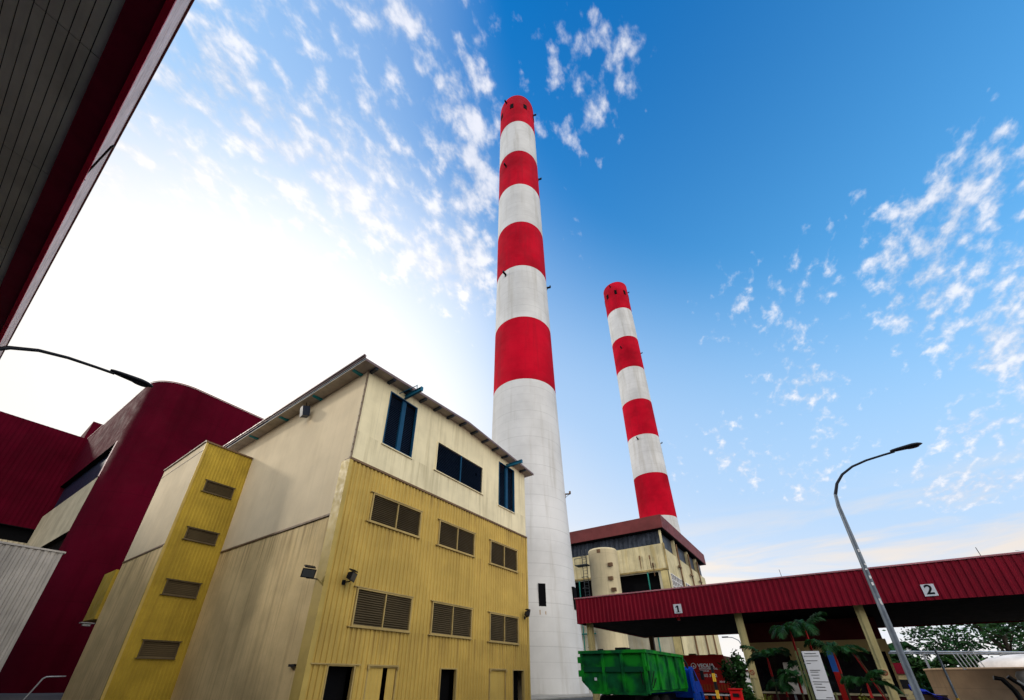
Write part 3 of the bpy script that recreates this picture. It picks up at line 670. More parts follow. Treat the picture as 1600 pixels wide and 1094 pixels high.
for y, z in ((21.6, 21.0), (23.4, 21.2), (21.2, 19.6)): s.box((XP-.25, y-.12, z-.35), (XP-.12, y+.12, z+.35)); s.box((XP-.2, y-.05, z-2), (XP-.13, y+.05, z-.35))
build_each(s, 'wall_fitting', M_rust, P_)
# silo
Si = thing('silo', (66, 26.6, 0), 'plain cream cylindrical silo against the left face of the plant building', 'silo')
s = MB(); s.lathe((66.5, 26.9), [(2.4, 0), (2.4, 20.6), (2.43, 20.65), (2.43, 20.85), (2.32, 21.0), (1.6, 21.2), (0.05, 21.35)], 40); s.build('tank', mat('silo_cream', (.62, .53, .34), .5, 0, .06, .3, .25, (.8, .8, .05), joint=[('z', 4., .25, .05)]), Si)
s = MB(); 
for z, y in ((15.8, 25.2), (18.0, 25.0), (14.0, 24.9)): s.obox((64.6, y, z), ((1, 0, 0), (0, 1, 0), (0, 0, 1)), (.25, .35, .28))
s.box((64.05, 26.3, 20.1), (64.1, 26.9, 20.7)); build_each(s, 'fitting', M_rust, Si)
s = MB()
for y in (29.6, 30.4): s.bar((65.6, y, 3), (65.6, y, 21.5), .09)
for i in range(36): s.bar((65.6, 29.6, 3.3+i*.5), (65.6, 30.4, 3.3+i*.5), .05)
for i in range(10):
    z = 4+i*1.8; s.tube([(65.6, 29.6, z), (64.9, 29.55, z), (64.6, 30, z), (64.9, 30.45, z), (65.6, 30.4, z)], .04, 6)
s.box((64.6, 29.2, 18.6), (66, 31.4, 18.75)); s.tube([(64.6, 29.2, 19.8), (64.6, 31.4, 19.8)], .05, 6); s.bar((64.6, 31.4, 18.7), (64.6, 31.4, 19.8), .06); s.bar((64.6, 29.2, 18.7), (64.6, 29.2, 19.8), .06)
s.build('caged_ladder', mat('ladder_steel', (.07, .08, .09), .5, .4), Si)

# ================================================================ WEIGHBRIDGE CANOPY
Cn = thing('weighbridge_canopy', (32, 3, 0), 'long flat canopy with a ribbed maroon fascia numbered 1 and 2 over the truck lanes', 'canopy')
XF, YA, YZ = 26.0, 12.80, -24.0
s = MB(); s.wall((XF, YA, 0), (0, -1, 0), (-1, 0, 0), YA-YZ, 4.75, 6.30, pitch=.26, depth=.035); s.wall((XF, YA, 0), (1, 0, 0), (0, 1, 0), 13, 4.75, 6.3, pitch=.26, depth=.03)
s.wall((XF+13, YZ, 0), (0, 1, 0), (1, 0, 0), YA-YZ, 4.75, 6.3, pitch=.26, depth=.03); s.build('fascia', M_maroon2, Cn)
s = MB(); s.box((XF-.07, YZ, 6.30), (XF+13.1, YA+.07, 6.37)); s.build('coping', mat('pink_coping', (.50, .20, .22), .5), Cn)
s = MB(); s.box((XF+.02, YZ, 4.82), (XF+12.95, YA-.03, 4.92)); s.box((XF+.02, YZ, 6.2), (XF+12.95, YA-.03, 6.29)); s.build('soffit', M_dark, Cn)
for y in (12.2, 3.43, -1.75, -8.3, -15, -21):
    s = MB(); x = XF+.62; s.box((x-.16, y-.17, 0), (x+.16, y+.17, 4.82)); s.box((x-.20, y-.06, 0), (x-.165, y+.06, 4.7)); s.build('column', M_colm, Cn)
for y in (13.3-1.4, 5.0):
    s = MB(); x = XF+12.1; s.box((x-.17, y-.17, 0), (x+.17, y+.17, 4.82)); s.build('column', mat('column_brown', (.12, .085, .05), .6) if y > 11 else bpy.data.materials['column_brown'], Cn)
for txt, y, z, sz in (('1', 6.33, 5.20, .62), ('2', -4.33, 5.16, .62)):
    s = MB(); s.box((XF-.065, y-.215, z-.25), (XF-.04, y+.215, z+.25)); pl = s.build('number_sign', M_sign, Cn); pl['label'] = 'white plate reading %s' % txt
    if txt == '1':
        q = MB(); q.box((XF-.072, y-.055, z-.17), (XF-.066, y+.035, z+.17)); q.extr([(XF-.072, y+.035, z+.17), (XF-.072, y+.035, z+.08), (XF-.072, y+.11, z+.05), (XF-.072, y+.11, z+.10)], (.006, 0, 0)); q.box((XF-.072, y-.13, z-.20), (XF-.066, y+.11, z-.17)); q.build('digit', M_ink, pl)
    else: text('digit', txt, .56, (XF-.068, y, z), (0, -1, 0), (0, 0, 1), M_ink, pl, .003, .012)
s = MB(); s.lathe((XF+.35, 6.5), [(.09, 4.62), (.09, 4.80)], 16); s.add([(XF+.35+.09*math.cos(2*math.pi*k/16), 6.5+.09*math.sin(2*math.pi*k/16), 4.62) for k in range(16)], [tuple(reversed(range(16)))]); s.build('signal_lamp', mat('red_signal', (.6, .01, .03), .3), Cn)
for y in (.88, -6.46): s = MB(); s.tube([(XF+.2, y, 6.36), (XF+.2, y+.02, 6.78)], .012, 6); s.build('rod', M_black, Cn)
for y in (3.43, -1.75):
    t = MB(); t.box((XF+.40, y-.15, 1.72), (XF+.42, y+.15, 2.12)); pl = t.build('no_smoking_sign', M_cabin, Cn)
    t = MB(); rr = [(XF+.392, y+.10*math.cos(q), 1.96+.10*math.sin(q)) for q in [2*math.pi*k/20 for k in range(21)]]; t.tube(rr, .014, 6, cap=False); t.bar((XF+.39, y+.07, 2.03), (XF+.39, y-.07, 1.89), .02)
    t.build('prohibition_ring', M_redc, pl)
# weigh office
Of = thing('weigh_office', (34.5, 1, 0), 'cream banded office with wide dark windows between the canopy columns', 'office')
s = MB(); s.box((32, -2.6, .0), (37, 4.25, .92)); s.box((32.02, -2.6, 3.66), (37, 4.25, 4.80)); s.build('wall', mat('maroon_wall', (.085, .012, .014), .6), Of)
s = MB(); s.box((31.9, -2.7, 3.04), (37, 4.3, 3.66)); s.build('band', M_cabin, Of)
s = MB(); s.box((31.85, -2.7, .92), (37, 4.35, 1.02)); s.build('sill', M_cream, Of)
s = MB(); s.box((32.1, -2.5, 1.02), (36.9, 4.15, 3.04)); s.build('window', M_glassd, Of)
s = MB(); s.box((31.98, 1.45, 1.9), (32.09, 1.95, 3.04)); s.box((31.98, -2.6, 1.02), (32.09, -2.5, 3.04)); s.box((31.98, 4.1, 1.02), (32.09, 4.2, 3.04)); build_each(s, 'mullion', M_cabin, Of)
s = MB(); c = (31.2, 1.65); 
pr = [(31.0, .95), (31.0, 2.15), (31.06, 2.38), (31.2, 2.5), (31.6, 2.55), (31.6, .95)]
s.extr([(x, 2.35, z) for x, z in pr], (0, -1.35, 0)); cb = s.build('cabinet', M_dome, None); tag(cb, 'white rounded cabinet behind the red stemmed palms, against the office window', 'cabinet')
s = MB(); s.box((31.15, 1.1, 0), (31.5, 1.2, .95)); s.box((31.15, 2.15, 0), (31.5, 2.25, .95)); s.build('leg', M_galv, cb)

# ================================================================ SKIP TRUCK
T = thing('skip_truck', (22.5, 7.85, 0), 'blue cab truck carrying the green skip in front of the canopy', 'truck')
y0, y1 = 6.34, 9.35
s = MB(); s.box((19.3, 7.1, .72), (26.2, 7.35, .98)); s.box((19.3, 8.35, .72), (26.2, 8.6, .98)); s.box((19.25, 6.6, .55), (19.4, 9.1, .75))
for x in (20, 22, 24, 26): s.box((x, 7.35, .76), (x+.15, 8.35, .94))
s.build('chassis', M_black, T)
for x in (20.6, 22.0, 26.6):
    for y in ((6.55, 6.95), (8.75, 9.15)):
        s = MB(); n = 28; s.tube([(x, y[0], .5), (x, y[0]+.04, .5), (x, y[1]-.04, .5), (x, y[1], .5)], [.44, .5, .5, .44], n); wh = s.build('wheel', M_tyre, T)
        s = MB(); s.tube([(x, y[0]-.02, .5), (x, y[1]+.02, .5)], .24, 16); s.build('rim', M_galv, wh)
s = MB(); prof = [(25.3, .8), (25.3, 2.05), (25.45, 2.22), (25.9, 2.22), (26.6, 1.7), (27.1, 1.3), (27.3, .9), (27.3, .5), (27.05, .5), (26.95, .9), (26.7, 1.05), (26.3, .98), (26.1, .8)]
s.extr([(x, 6.15, z) for x, z in reversed(prof)], (0, 2.9, 0)); cb = s.build('cab', M_cab, T)
s = MB(); s.extr([(25.75, 6.135, 1.55), (25.75, 6.135, 2.05), (25.95, 6.135, 2.05), (26.5, 6.135, 1.55)], (0, .01, 0)); s.build('window', M_glassd, cb)
s = MB(); s.box((26.7, 5.85, 1.6), (26.82, 6.0, 2.05)); s.bar((26.75, 6.15, 1.95), (26.75, 5.9, 1.95), .03); s.build('mirror', M_black, cb)
s = MB(); s.tube([(25.42, 6.25, 1.9), (25.42, 6.3, 2.35), (25.45, 6.5, 2.7)], .06, 8); s.build('exhaust_stack', M_black, T)
s = MB(); s.box((24.95, 6.05, .55), (26.1, 6.15, 1.0)); s.box((24.95, 6.05, 1.1), (25.4, 6.15, 2.1)); s.build('side_guard', M_cab, T)
K = thing('green_skip', (22, 7.85, 1.0), 'dented green open top skip with vertical ribs, loaded on the blue truck', 'skip')
s = MB()   # tail (faces -x) with sloping lower far corner, body towards +x
xa, xb, zb, zt = 19.0, 24.9, 1.08, 2.73
poly = [(xa, y0, zb), (xa, y1-.45, zb), (xa, y1, zb+.42), (xa, y1, zt), (xa, y0, zt)]
s.extr([(xa+.05, y, z) for _, y, z in poly], (.06, 0, 0))
s.extr([(xb-.1, y, z) for _, y, z in poly], (.06, 0, 0))
s.box((xa+.11, y0+.05, zb+.14), (xb-.1, y0+.11, zt-.03)); s.box((xa+.11, y1-.11, zb+.42), (xb-.1, y1-.05, zt-.03)); s.box((xa+.11, y0+.11, zb+.05), (xb-.1, y1-.45, zb+.1))
s.build('body', M_green, K)
s = MB(); w_ = .09
for y in (y0+.0, y0+.98, y0+1.86, y1-.13): s.box((xa-.03, y+.005, zb+(.45 if y > 9 else .02)), (xa+.045, y+.12, zt-.1))
for x in (xa+.18, xa+1.55, xa+3.0, xa+4.4, xb-.12): s.box((x, y0-.04, zb+.14), (x+.13, y0+.045, zt-.1))
s.box((xa-.02, y0+.10, zb-.03), (xa+.04, y1-.46, zb+.06)); build_each(s, 'rib', M_green, K)
s = MB(); s.box((xa-.06, y0-.06, zt-.1), (xa+.12, y1+.06, zt+.03)); s.box((xa+.12, y0-.06, zt-.1), (xb+.02, y0+.12, zt+.03)); s.box((xa+.12, y1-.12, zt-.1), (xb+.02, y1+.06, zt+.03)); s.box((xb-.1, y0+.12, zt-.1), (xb+.02, y1-.12, zt+.03)); build_each(s, 'rim', M_green, K)
s = MB(); s.box((xa-.012, y0+.14, zb+.82), (xa+.046, y0+.96, zb+1.02)); s.box((xa-.012, y0+1.12, zb+.82), (xa+.046, y0+1.84, zb+1.02)); s.box((xa-.012, y0+2.0, zb+.82), (xa+.046, y1-.15, zb+1.02)); build_each(s, 'cross_bar', mat('green_bar', (.006, .075, .03), .5), K)
s = MB()
for z in (zt-.35, zb+.75): s.box((xa-.05, y1-.02, z-.13), (xa+.16, y1+.12, z+.13))
s.box((xa-.06, y0-.12, zt-.78), (xa+.1, y0-.02, zt-.6)); build_each(s, 'hinge', M_black if 0 else M_green, K)
s = MB(); s.bar((xa-.03, y0+.25, zb+.85), (xa-.03, y0+.22, zb+.35), .035); s.bar((xa+.2, y0-.06, zb+.35), (xa+.75, y0-.06, zb+.85), .03); s.bar((xa+.35, y0-.06, zb+.25), (xa+.9, y0-.06, zb+.6), .03); build_each(s, 'latch_rod', M_black, K)
s = MB(); s.box((xa-.0, y1-.72, zb+.48), (xa+.045, y1-.62, zb+.60)); s.build('plate', M_sign, K)
s = MB(); s.box((xa+.3, y0+.9, zt+.02), (xa+.9, y0+1.4, zt+.14)); s.box((xa+.2, y0+2.0, zt+.02), (xa+.4, y0+2.2, zt+.1)); build_each(s, 'net_bundle', M_black, K)

# red container truck behind
Q = thing('container_truck', (33, 5.0, 0), 'dark red container truck with white lettering beside the blue cab', 'truck')
qx, qa, qb = 30.2, 7.62, 5.25
s = MB(); s.box((qx, qb, .95), (qx+3, qa, 2.90)); s.box((qx-.06, qb, 2.80), (qx+.02, qa, 2.96)); s.box((qx-.06, qb, .95), (qx-.0, qa, 1.05))
s.build('container', M_redc, Q)
s = MB()
for k_ in range(14): y = qb+.12+k_*(qa-qb-.25)/13; s.box((qx-.05, y-.04, 1.05), (qx-.0, y+.04, 1.35))
build_each(s, 'lower_rib', mat('orange_rust_rib', (.30, .06, .015), .6), Q)
s = MB(); s.box((qx-.02, qb-.1, .78), (qx+.1, qa+.1, .86)); s.build('bumper', M_wink, Q)
s = MB(); s.box((qx+.1, qb+.4, .5), (qx+5, qa-.4, .9)); s.build('chassis', M_black, Q)
for x in (31.2, 32.5, 35.4):
    for y in ((qb+.1, qb+.5), (qa-.5, qa-.1)):
        s = MB(); s.tube([(x, y[0], .5), (x, y[1], .5)], .5, 24); s.build('wheel', M_tyre, Q)
s = MB()
for y in (5.6, 5.9, 6.3, 6.7, 7.1): s.box((qx-.04, y-.08, .60), (qx+.05, y+.08, .74))
build_each(s, 'tail_lamp', mat('tail_lamp_red', (.5, .05, .01), .4), Q)
s = MB(); s.box((qx+.3, qa-.7, 2.90), (qx+.6, qa-.3, 3.06)); s.box((qx+.2, qb+.5, 2.90), (qx+1.2, qb+.9, 3.0)); build_each(s, 'latch', M_rust, Q)
lg = MB(); cyy, czz = 7.08, 2.36
lg.tube([(qx-.03, cyy+.14*math.cos(q), czz+.14*math.sin(q)) for q in [2*math.pi*k_/24 for k_ in range(25)]], .026, 6, cap=False)
lg.tube([(qx-.04, cyy, czz-.03), (qx-.0, cyy, czz-.03)], .05, 12); lg.build('emblem', M_wink, Q)
text('lettering', 'VEOLIA', .285, (qx-.03, 6.36, 2.36), (0, -1, 0), (0, 0, 1), M_wink, Q, .006, .012)
text('lettering', 'ENVIRONMENTAL', .13, (qx-.03, 6.25, 2.19), (0, -1, 0), (0, 0, 1), M_wink, Q, .006, .004)
text('lettering', 'SERVICES', .12, (qx-.03, 6.48, 2.07), (0, -1, 0), (0, 0, 1), M_wink, Q, .006, .004)
text('lettering', '6865 3152', .22, (qx-.03, 6.31, 1.82), (0, -1, 0), (0, 0, 1), M_wink, Q, .006, .006)
text('lettering', 'XD 2946', .12, (qx-.03, 5.55, 1.50), (0, -1, 0), (0, 0, 1), M_wink, Q, .006, .004)

# ================================================================ SMALL THINGS IN FRONT OF THE CANOPY
def striped_post(x, y, h, lean, label, grey=.5):
    t = thing('striped_post', (x, y, 0), label, 'post', 'black and yellow banded posts')
    s = MB(); n = 7
    for k_ in range(n):
        z0 = h*(1-grey)*k_/n; z1 = h*(1-grey)*(k_+1)/n
        s.tube([(x, y+lean*z0, z0), (x, y+lean*z1, z1)], .055, 12, mi=k_ % 2, cap=False)
    s.tube([(x, y+lean*h*(1-grey), h*(1-grey)), (x, y+lean*h, h)], .045, 12, mi=2)
    s.build('shaft', [M_gold, M_ink, M_ink if grey < .3 else M_pole], t); 
    s = MB(); s.box((x-.12, y-.12, .0), (x+.12, y+.12, .03)); s.build('base_plate', M_black, t)
striped_post(18, 3.6, 2.1, 0, 'short black and yellow banded post in front of the red container truck', .12)
striped_post(28.5, -4.0, 2.95, 0, 'tall grey pole with a black and yellow banded foot in front of the beige tank', .66)
t = thing('red_box', (17.1, 2.85, 0), 'small bright red cabinet on a stand at the foot of the red container truck', 'cabinet')
s = MB(); s.box((17, 2.68, .75), (17.25, 3.02, 1.36)); s.box((16.97, 2.65, 1.36), (17.28, 3.05, 1.40)); s.build('housing', mat('signal_red', (.55, .01, .012), .4), t)
s = MB(); s.box((17.1, 2.8, 0), (17.18, 2.9, .75)); s.build('post', M_black, t)
s = MB(); s.box((16.98, 2.76, 1.16), (17, 2.94, 1.26)); s.build('emblem', M_ink, t)
# notice board
t = thing('notice_board', (17, .5, 0), 'white notice board with small black lines of text on green posts among the palms', 'sign')
xb_ = 17.0
s = MB(); s.box((xb_, .235, 1.16), (xb_+.03, .69, 2.46)); bd = s.build('panel', M_sign, t)
s = MB(); rnd = random.Random(4)
for i, (z, w_, o_) in enumerate(((2.39, .30, .06), (2.32, .38, .03), (2.19, .30, .04), (2.12, .11, .04), (1.93, .26, .07), (1.88, .20, .07), (1.80, .20, .07), (1.72, .16, .09), (1.62, .40, .05), (1.56, .20, .06), (1.48, .24, .08), (1.40, .24, .08), (1.21, .16, .26))):
    y = .69-o_; x = 0
    s.box((xb_-.004, y-w_, z-.008), (xb_-.0005, y, z+.008))
build_each(s, 'text_line', M_ink, bd)
s = MB(); m_ = mat('olive_post', (.11, .12, .05), .5)
s.box((xb_-.02, .72, 0), (xb_+.05, .78, 2.55)); s.box((xb_-.02, .82, 0), (xb_+.05, .87, 2.48)); s.box((xb_-.02, .15, 0), (xb_+.05, .20, 1.35)); s.build('post', m_, t)
t = thing('blue_barrier_panel', (23, .2, 0), 'narrow blue upright panel with a red lower half just behind the notice board', 'panel')
s = MB(); s.box((22.5, -.12, 1.95), (22.54, .08, 2.75)); s.build('upper_panel', mat('barrier_blue', (.02, .09, .34), .5), t); s = MB(); s.box((22.5, -.14, 0), (22.54, .06, 1.95)); s.build('lower_panel', M_redc, t)
t = thing('leaning_pipes', (29, -1.2, 0), 'pair of thin dark red pipes leaning beside the canopy column', 'pipes')
s = MB(); s.tube([(29, -1.75, .2), (29.1, -.95, 3.0)], .03, 8); s.build('pipe', M_redc, t); s = MB(); s.tube([(29.2, -1.85, .2), (29.3, -1.03, 3.0)], .03, 8); s.build('pipe', M_rust, t)

# palms
def frond(s, base, az, L_, lift, droop, wd, rnd):
    d = Vector((math.cos(az), math.sin(az), 0)); pts = []
    n = 12
    for i in range(n+1):
        t = i/n; pts.append(Vector(base)+d*(L_*t*(1-.18*t))+Vector((0, 0, lift*t-droop*t*t)))
    s.tube(pts, [.016*(1-.8*i/n) for i in range(n+1)], 5, cap=False)
    sd_ = d.cross(Vector((0, 0, 1)))
    for i in range(6, n*4+1):
        t = i/(4*n); k_ = min(int(t*n), n-1); p = pts[k_].lerp(pts[k_+1], t*n-k_)
        tg = (pts[min(k_+1, n)]-pts[k_]).normalized(); ll = wd*math.sin(math.pi*min(1, t*.85+.12))**.6
        for sg in (-1, 1):
            q = (sd_*sg*.8+tg*.75+Vector((0, 0, rnd.uniform(-.25, .25)))).normalized()
            e = p+q*ll*rnd.uniform(.85, 1.1)+Vector((0, 0, -ll*.45)); m_ = p+q*ll*.5
            w2 = tg*(.016 if wd < .5 else .04)
            s.add([p-w2*.6, p+w2*.6, m_+w2, e, m_-w2], [(0, 1, 2, 3, 4)])
def palm(x, y, heads, seed, label):
    rnd = random.Random(seed); t = thing('sealing_wax_palm', (x, y, 0), label, 'palm', 'red stemmed palms in the planting bed')
    for (dx, dy, h, L_, n) in heads:
        bx, by = x+dx, y+dy
        s = MB(); s.tube([(x+dx*.3, y+dy*.3, .1), (bx, by, h*.5), (bx, by, h*.72)], [.04, .034, .032], 8); s.build('trunk', mat('palm_trunk', (.06, .055, .03), .7) if 'palm_trunk' not in bpy.data.materials else bpy.data.materials['palm_trunk'], t)
        s = MB(); s.tube([(bx, by, h*.72), (bx, by, h*.9), (bx, by, h)], [.042, .036, .018], 8); s.build('crownshaft', M_stem, t)
        s = MB()
        for k_ in range(n): frond(s, (bx, by, h-.02), 2*math.pi*k_/n+rnd.uniform(-.3, .3), L_*rnd.uniform(.85, 1.1), L_*rnd.uniform(.45, .95), L_*rnd.uniform(.5, .9), .34, rnd)
        s.build('fronds', M_frond, t)
palm(20.8, .85, [(0, .15, 3.45, 1.0, 7), (.2, -.35, 3.55, 1.0, 7), (-.1, .0, 2.1, .75, 6)], 3, 'tallest red stemmed palm, its fronds crossing the maroon canopy fascia')
palm(20.9, 2.05, [(0, 0, 2.45, 1.1, 8), (.15, -.3, 1.5, .7, 6)], 7, 'red stemmed palm in front of the left canopy column')
palm(20.6, -.15, [(0, 0, 2.6, 1.15, 9)], 11, 'dark palm right behind the white notice board')
palm(19.6, 1.15, [(0, 0, 1.75, .75, 7)], 15, 'small palm just left of the notice board')
palm(19.9, -.75, [(0, 0, 1.6, .95, 7)], 19, 'low palm right of the notice board before the dark office window')
def shrub(name, x, y, z, r, h, n, size, m_, seed, label, cat, group=None, mb=None):
    rnd = random.Random(seed); t = thing(name, (x, y, 0), label, cat, group)
    s = MB(); cl = [(rnd.gauss(0, r*.5), rnd.gauss(0, r*.5), rnd.uniform(.25, 1)*h) for _ in range(14)]
    for _ in range(n):
        c = rnd.choice(cl); p = Vector((x+c[0]+rnd.gauss(0, r*.22), y+c[1]+rnd.gauss(0, r*.22), z+c[2]+rnd.gauss(0, h*.09)))
        a = Vector((rnd.gauss(0, 1), rnd.gauss(0, 1), rnd.gauss(0, .6))).normalized()*size*rnd.uniform(.6, 1.3); b = a.cross(Vector((rnd.gauss(0, 1), rnd.gauss(0, 1), rnd.gauss(0, 1)))).normalized()*size*.4
        s.add([p-a, p+b, p+a, p-b], [(0, 1, 2, 3)])
    s.build('foliage', m_, t)
    s = MB()
    for c in cl[:6]: s.tube([(x, y, 0), (x+c[0]*.6, y+c[1]*.6, z+c[2]*.7)], [.03, .012], 5)
    s.build('stems', M_bark, t); return t
shrub('shrub', 24.2, 3.75, 0, .42, 2.45, 1900, .13, M_leafd, 5, 'dark dense upright shrub beside the red container truck', 'shrub')
shrub('shrub', 19.6, 2.3, 0, .30, 1.05, 600, .06, M_leafy, 6, 'yellow leaved low shrub at the foot of the left palm', 'shrub')
shrub('shrub', 19.8, -.6, 0, .35, 1.1, 700, .06, M_leafy, 8, 'yellow green low shrub right of the notice board', 'shrub')

# ================================================================ RIGHT BACKGROUND
t = thing('beige_tank', (50, -11.5, 0), 'wide low beige tank at the lower right under the canopy', 'tank')
s = MB(); s.lathe((51, -12.6), [(6.6, 0), (6.6, 2.35), (6.66, 2.36), (6.66, 2.48), (6.5, 2.5), (.1, 2.62)], 72); s.build('shell', M_tank, t)
s = MB(); s.lathe((51, -12.6), [(3.4, 2.5), (3.3, 2.9), (2.7, 3.2), (1.6, 3.42), (.05, 3.5)], 36); s.build('dome', M_dome, t)
s = MB(); c = R(186); s.obox((51+6.65*math.cos(c), -12.6+6.65*math.sin(c), 2.0), ((math.cos(c), math.sin(c), 0), (-math.sin(c), math.cos(c), 0), (0, 0, 1)), (.06, .28, .12)); s.build('nozzle', M_black, t)
def rail(pts, h, posts, r, label, cat='railing', name='railing'):
    t = thing(name, pts[0], label, cat); s = MB()
    for k_ in (1., .5): s.tube([(a, b, c+h*k_) for a, b, c in pts], r, 6)
    s.build('rails', M_galv, t)
    for i in range(posts+1):
        q = i/posts*(len(pts)-1); j = min(int(q), len(pts)-2); p = Vector(pts[j]).lerp(Vector(pts[j+1]), q-j)
        s = MB(); s.bar(p, p+Vector((0, 0, h)), r*2); s.build('post', M_galv, t)
rail([(52, -11.5, 2.45), (50, -17, 2.4), (49, -24, 2.4)], .95, 12, .035, 'galvanised guard rail along the top of the beige tank')
t = thing('cage_ladder', (48, -8.4, 0), 'small white caged ladder leaning over the rim of the beige tank', 'ladder')
s = MB()
for k_ in range(6): s.bar((46.5, -7.6-.22*k_, 2.35), (46.3, -7.3-.22*k_, 3.55), .045)
s.bar((46.5, -7.6, 2.4), (46.5, -8.7, 2.4), .05); s.bar((46.3, -7.3, 3.5), (46.3, -8.4, 3.5), .05); s.build('bars', M_galv, t)
t = thing('pipe_gantry', (58, -8, 0), 'long thin grey pipe rack crossing behind the lamp post under the canopy', 'pipe rack')
s = MB(); s.tube([(58, -3.0, 4.15), (58, -14.5, 3.8)], .09, 8); s.tube([(58.3, -3.0, 4.0), (58.3, -14.5, 3.66)], .06, 8); s.build('pipe', M_galv, t)
for y in (-3.2, -7.2, -12.2): s = MB(); s.bar((58.1, y, 0), (58.1, y, 4.05), .16); s.build('support', M_galv, t)
t = thing('gate_hut', (62, -5.3, 0), 'small hut with a maroon roof between the canopy column and the lamp post', 'hut')
s = MB(); s.box((60, -6.1, 2.2), (63, -4.1, 3.15)); s.build('roof', M_maroon2, t); s = MB(); s.box((60.3, -5.9, 0), (62.7, -4.3, 2.2)); s.build('wall', M_cabin, t)
s = MB(); s.box((60.27, -5.6, .9), (60.31, -4.9, 1.7)); s.build('window', M_glassd, t)
s = MB(); rnd = random.Random(2); N = 9
vs = [(43+.25*i, -4.0-.22*j, 1.25-.10*j+.10*math.sin(i*1.3)+.07*math.cos(j*1.9+i)) for i in range(N) for j in range(N)]
s.add(vs, [(i*N+j, i*N+j+1, (i+1)*N+j+1, (i+1)*N+j) for i in range(N-1) for j in range(N-1)], 0, True)
s.add([(x, y, z-.12) for x, y, z in vs], [(i*N+j, (i+1)*N+j, (i+1)*N+j+1, i*N+j+1) for i in range(N-1) for j in range(N-1)], 0, True)
tp = s.build('tarpaulin', M_tarp, None); tag(tp, 'crumpled bright blue tarpaulin over a crate beside the lamp post foot', 'tarpaulin')
s = MB(); s.box((43.1, -5.6, 0), (44.9, -4.1, .75)); s.box((43.05, -5.65, .75), (44.95, -4.05, .80)); tag(s.build('crate', M_rust), 'brown crate under the blue tarpaulin', 'crate')
t = thing('valve_assembly', (30, -6.5, 0), 'black pipe fittings and a small white tank at the far lower right', 'pipes')
s = MB(); s.tube([(30, -6.3, .3), (30, -6.15, 1.3), (30.0, -5.95, 1.75), (30, -5.7, 1.8)], .10, 10); s.tube([(30.2, -6.7, .3), (30.2, -6.5, 1.5), (30.2, -6.2, 1.85)], .09, 10); s.build('pipe', M_black, t)
s = MB(); s.lathe((31, -7.0), [(.35, 1.3), (.38, 1.45), (.38, 1.9), (.3, 2.05), (.02, 2.1)], 20); s.build('vessel', M_dome, t)
s = MB(); s.bar((29.8, -7.6, .2), (29.6, -6.3, 1.7), .07); s.bar((29.8, -7.9, .2), (29.6, -6.6, 1.7), .07); s.build('stair_rail', M_galv, t)
# far lamp and gate sign
t = thing('street_lamp', (69, 9.9, 0), 'tiny distant grey street lamp seen between the red truck and the left canopy column', 'street lamp')
s = MB(); s.tube([(69, 9.2, 0), (69, 9.3, 5.5), (69, 9.6, 6.3), (69, 10.3, 6.7), (69, 10.9, 6.75)], [.10, .08, .07, .06, .05], 8); s.build('pole', M_galv, t)
s = MB(); s.obox((69, 11.2, 6.78), ((0, 1, 0), (1, 0, 0), (0, 0, 1)), (.4, .16, .08)); s.build('lamp_head', M_poled, t)
t = thing('gate_sign', (50, 6.3, 0), 'small dark and white sign frame left of the left canopy column', 'sign')
s = MB(); s.box((50, 5.9, 4.0), (50.1, 6.9, 4.6)); s.build('panel', M_maroon, t); s = MB(); s.box((50, 6.0, 3.3), (50.1, 6.8, 3.8)); s.build('panel', M_sign, t); s = MB(); s.bar((50.05, 6.4, 0), (50.05, 6.4, 4.0), .1); s.build('post', M_galv, t)
t = thing('guard_house', (62, 8.2, 0), 'small pale guard house with a flat roof far behind the dark shrub', 'hut')
s = MB(); s.box((62, 6.3, 0), (65, 9.4, 2.4)); s.build('wall', M_dome, t); s = MB(); s.box((61.8, 6.1, 2.4), (65.2, 9.6, 2.6)); s.build('roof', M_maroon, t)
# trees
def tree(x, y, h, r, seed, label, n=1500, size=.42, m_=None, flat=.55, name='broadleaf_tree'):
    rnd = random.Random(seed); t = thing(name, (x, y, 0), label, 'tree', 'trees behind the canopy')
    s = MB(); s.tube([(x, y, 0), (x+.2, y+.1, h*.35), (x+.1, y-.2, h*.62), (x, y, h*.85)], [.42, .32, .2, .06], 8)
    ends = []
    for k_ in range(11):
        a = rnd.uniform(0, 6.28); z0 = h*rnd.uniform(.32, .62); e = (x+math.cos(a)*r*rnd.uniform(.5, .95), y+math.sin(a)*r*rnd.uniform(.5, .95), h*rnd.uniform(.5, .98)); ends.append(e)
        m0 = ((x+e[0])/2, (y+e[1])/2, z0*.4+e[2]*.6); s.tube([(x, y, z0), m0, e], [.16, .10, .03], 6)
    s.build('trunk', M_bark, t)
    s = MB()
    for e in ends+[(x+rnd.gauss(0, r*.4), y+rnd.gauss(0, r*.4), h*rnd.uniform(.6, 1)) for _ in range(9)]:
        rr = r*rnd.uniform(.22, .40)
        for _ in range(n//20):
            p = Vector((e[0]+rnd.gauss(0, rr), e[1]+rnd.gauss(0, rr), e[2]+rnd.gauss(0, rr*flat)))
            a = Vector((rnd.gauss(0, 1), rnd.gauss(0, 1), rnd.gauss(0, .5))).normalized()*size*rnd.uniform(.5, 1.2); b = a.cross(Vector((rnd.gauss(0, 1), rnd.gauss(0, 1), rnd.gauss(0, 1)))).normalized()*size*.45
            s.add([p-a, p+b, p+a, p-b], [(0, 1, 2, 3)])
    s.build('crown', m_ or M_leaf, t); return t
tree(88, -13.5, 8.6, 3.4, 21, 'round bushy green tree, leftmost large tree seen under the canopy', 1300, .30)
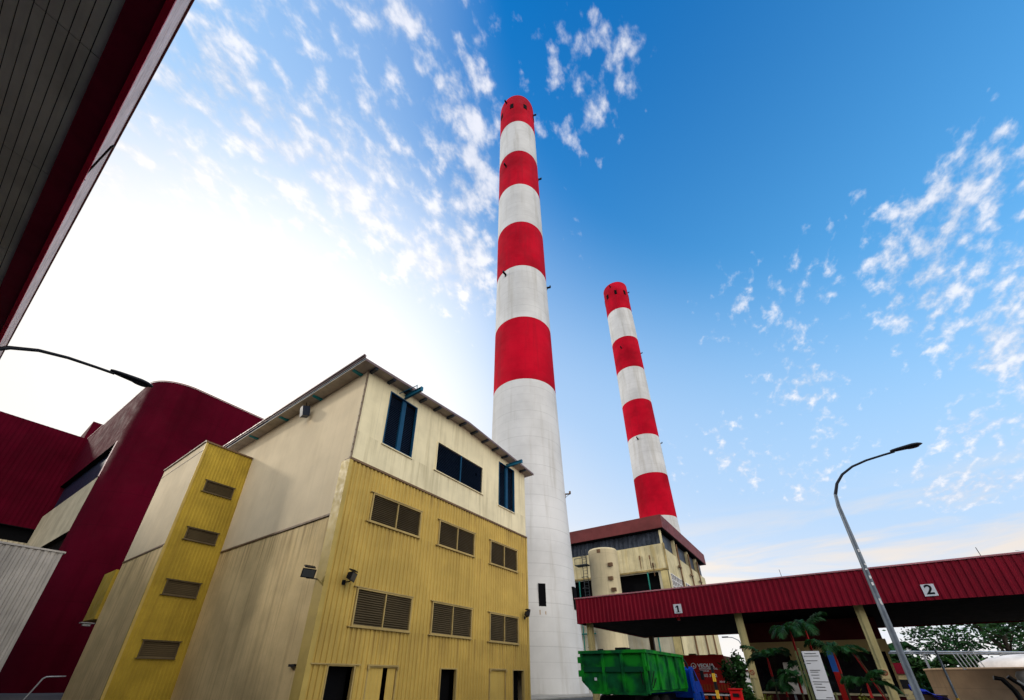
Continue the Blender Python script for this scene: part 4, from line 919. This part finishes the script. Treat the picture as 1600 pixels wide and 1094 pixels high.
tree(84, -18.5, 10.5, 4.6, 22, 'spreading tree with sky showing through its crown, right of the bushy one', 1000, .34)
tree(74, -20.5, 12, 4.8, 23, 'tall dark tree with a thick trunk at the right edge of the picture', 1500, .38, M_leafd)
tree(98, -24, 9, 4.2, 24, 'far pale green tree behind the thick trunked one', 700, .36)
tree(100, -10.6, 5.2, 1.6, 25, 'small far tree just right of the lamp post', 700, .26)
def coconut(x, y, h, seed, label):
    rnd = random.Random(seed); t = thing('coconut_palm', (x, y, 0), label, 'palm')
    s = MB(); s.tube([(x, y, 0), (x, y+.2, h*.5), (x, y+.1, h)], [.2, .15, .12], 8); s.build('trunk', M_bark, t)
    s = MB()
    for k_ in range(11):
        a = 6.28*k_/11+rnd.uniform(-.2, .2); L_ = rnd.uniform(1.9, 2.5); base_ = Vector((x, y+.1, h))
        frond(s, base_, a, L_, rnd.uniform(.5, 1.6), rnd.uniform(1.4, 2.2), .75, rnd)
    s.build('fronds', M_frond, t)
coconut(85, -7.3, 6.0, 31, 'coconut palm just left of the lamp post under the canopy')
coconut(88, -9.0, 6.2, 32, 'coconut palm showing just right of the lamp post')
def hedge(x0, y0_, x1, y1_, h, wd, n, seed, label, m_):
    rnd = random.Random(seed); s = MB(); d = Vector((x1-x0, y1_-y0_, 0))
    for _ in range(n):
        q = rnd.random(); p = Vector((x0, y0_, 0))+d*q+Vector((rnd.gauss(0, wd*.4), rnd.gauss(0, wd*.2), h*(rnd.random()**.6)*(1+.12*math.sin(q*23))))
        a = Vector((rnd.gauss(0, 1), rnd.gauss(0, 1), rnd.gauss(0, .6))).normalized()*.30; b = a.cross(Vector((rnd.gauss(0, 1), rnd.gauss(0, 1), rnd.gauss(0, 1)))).normalized()*.16
        s.add([p-a, p+b, p+a, p-b], [(0, 1, 2, 3)])
    tag(s.build('hedge', m_), label, 'hedge')
hedge(78, -5.5, 74, -26, 4.3, 1.4, 7000, 41, 'long clipped green hedge behind the beige tank', M_leafd)
hedge(56, -6.2, 55, -8.2, 1.9, .5, 900, 42, 'short bright green hedge between the hut and the beige tank', M_frond)
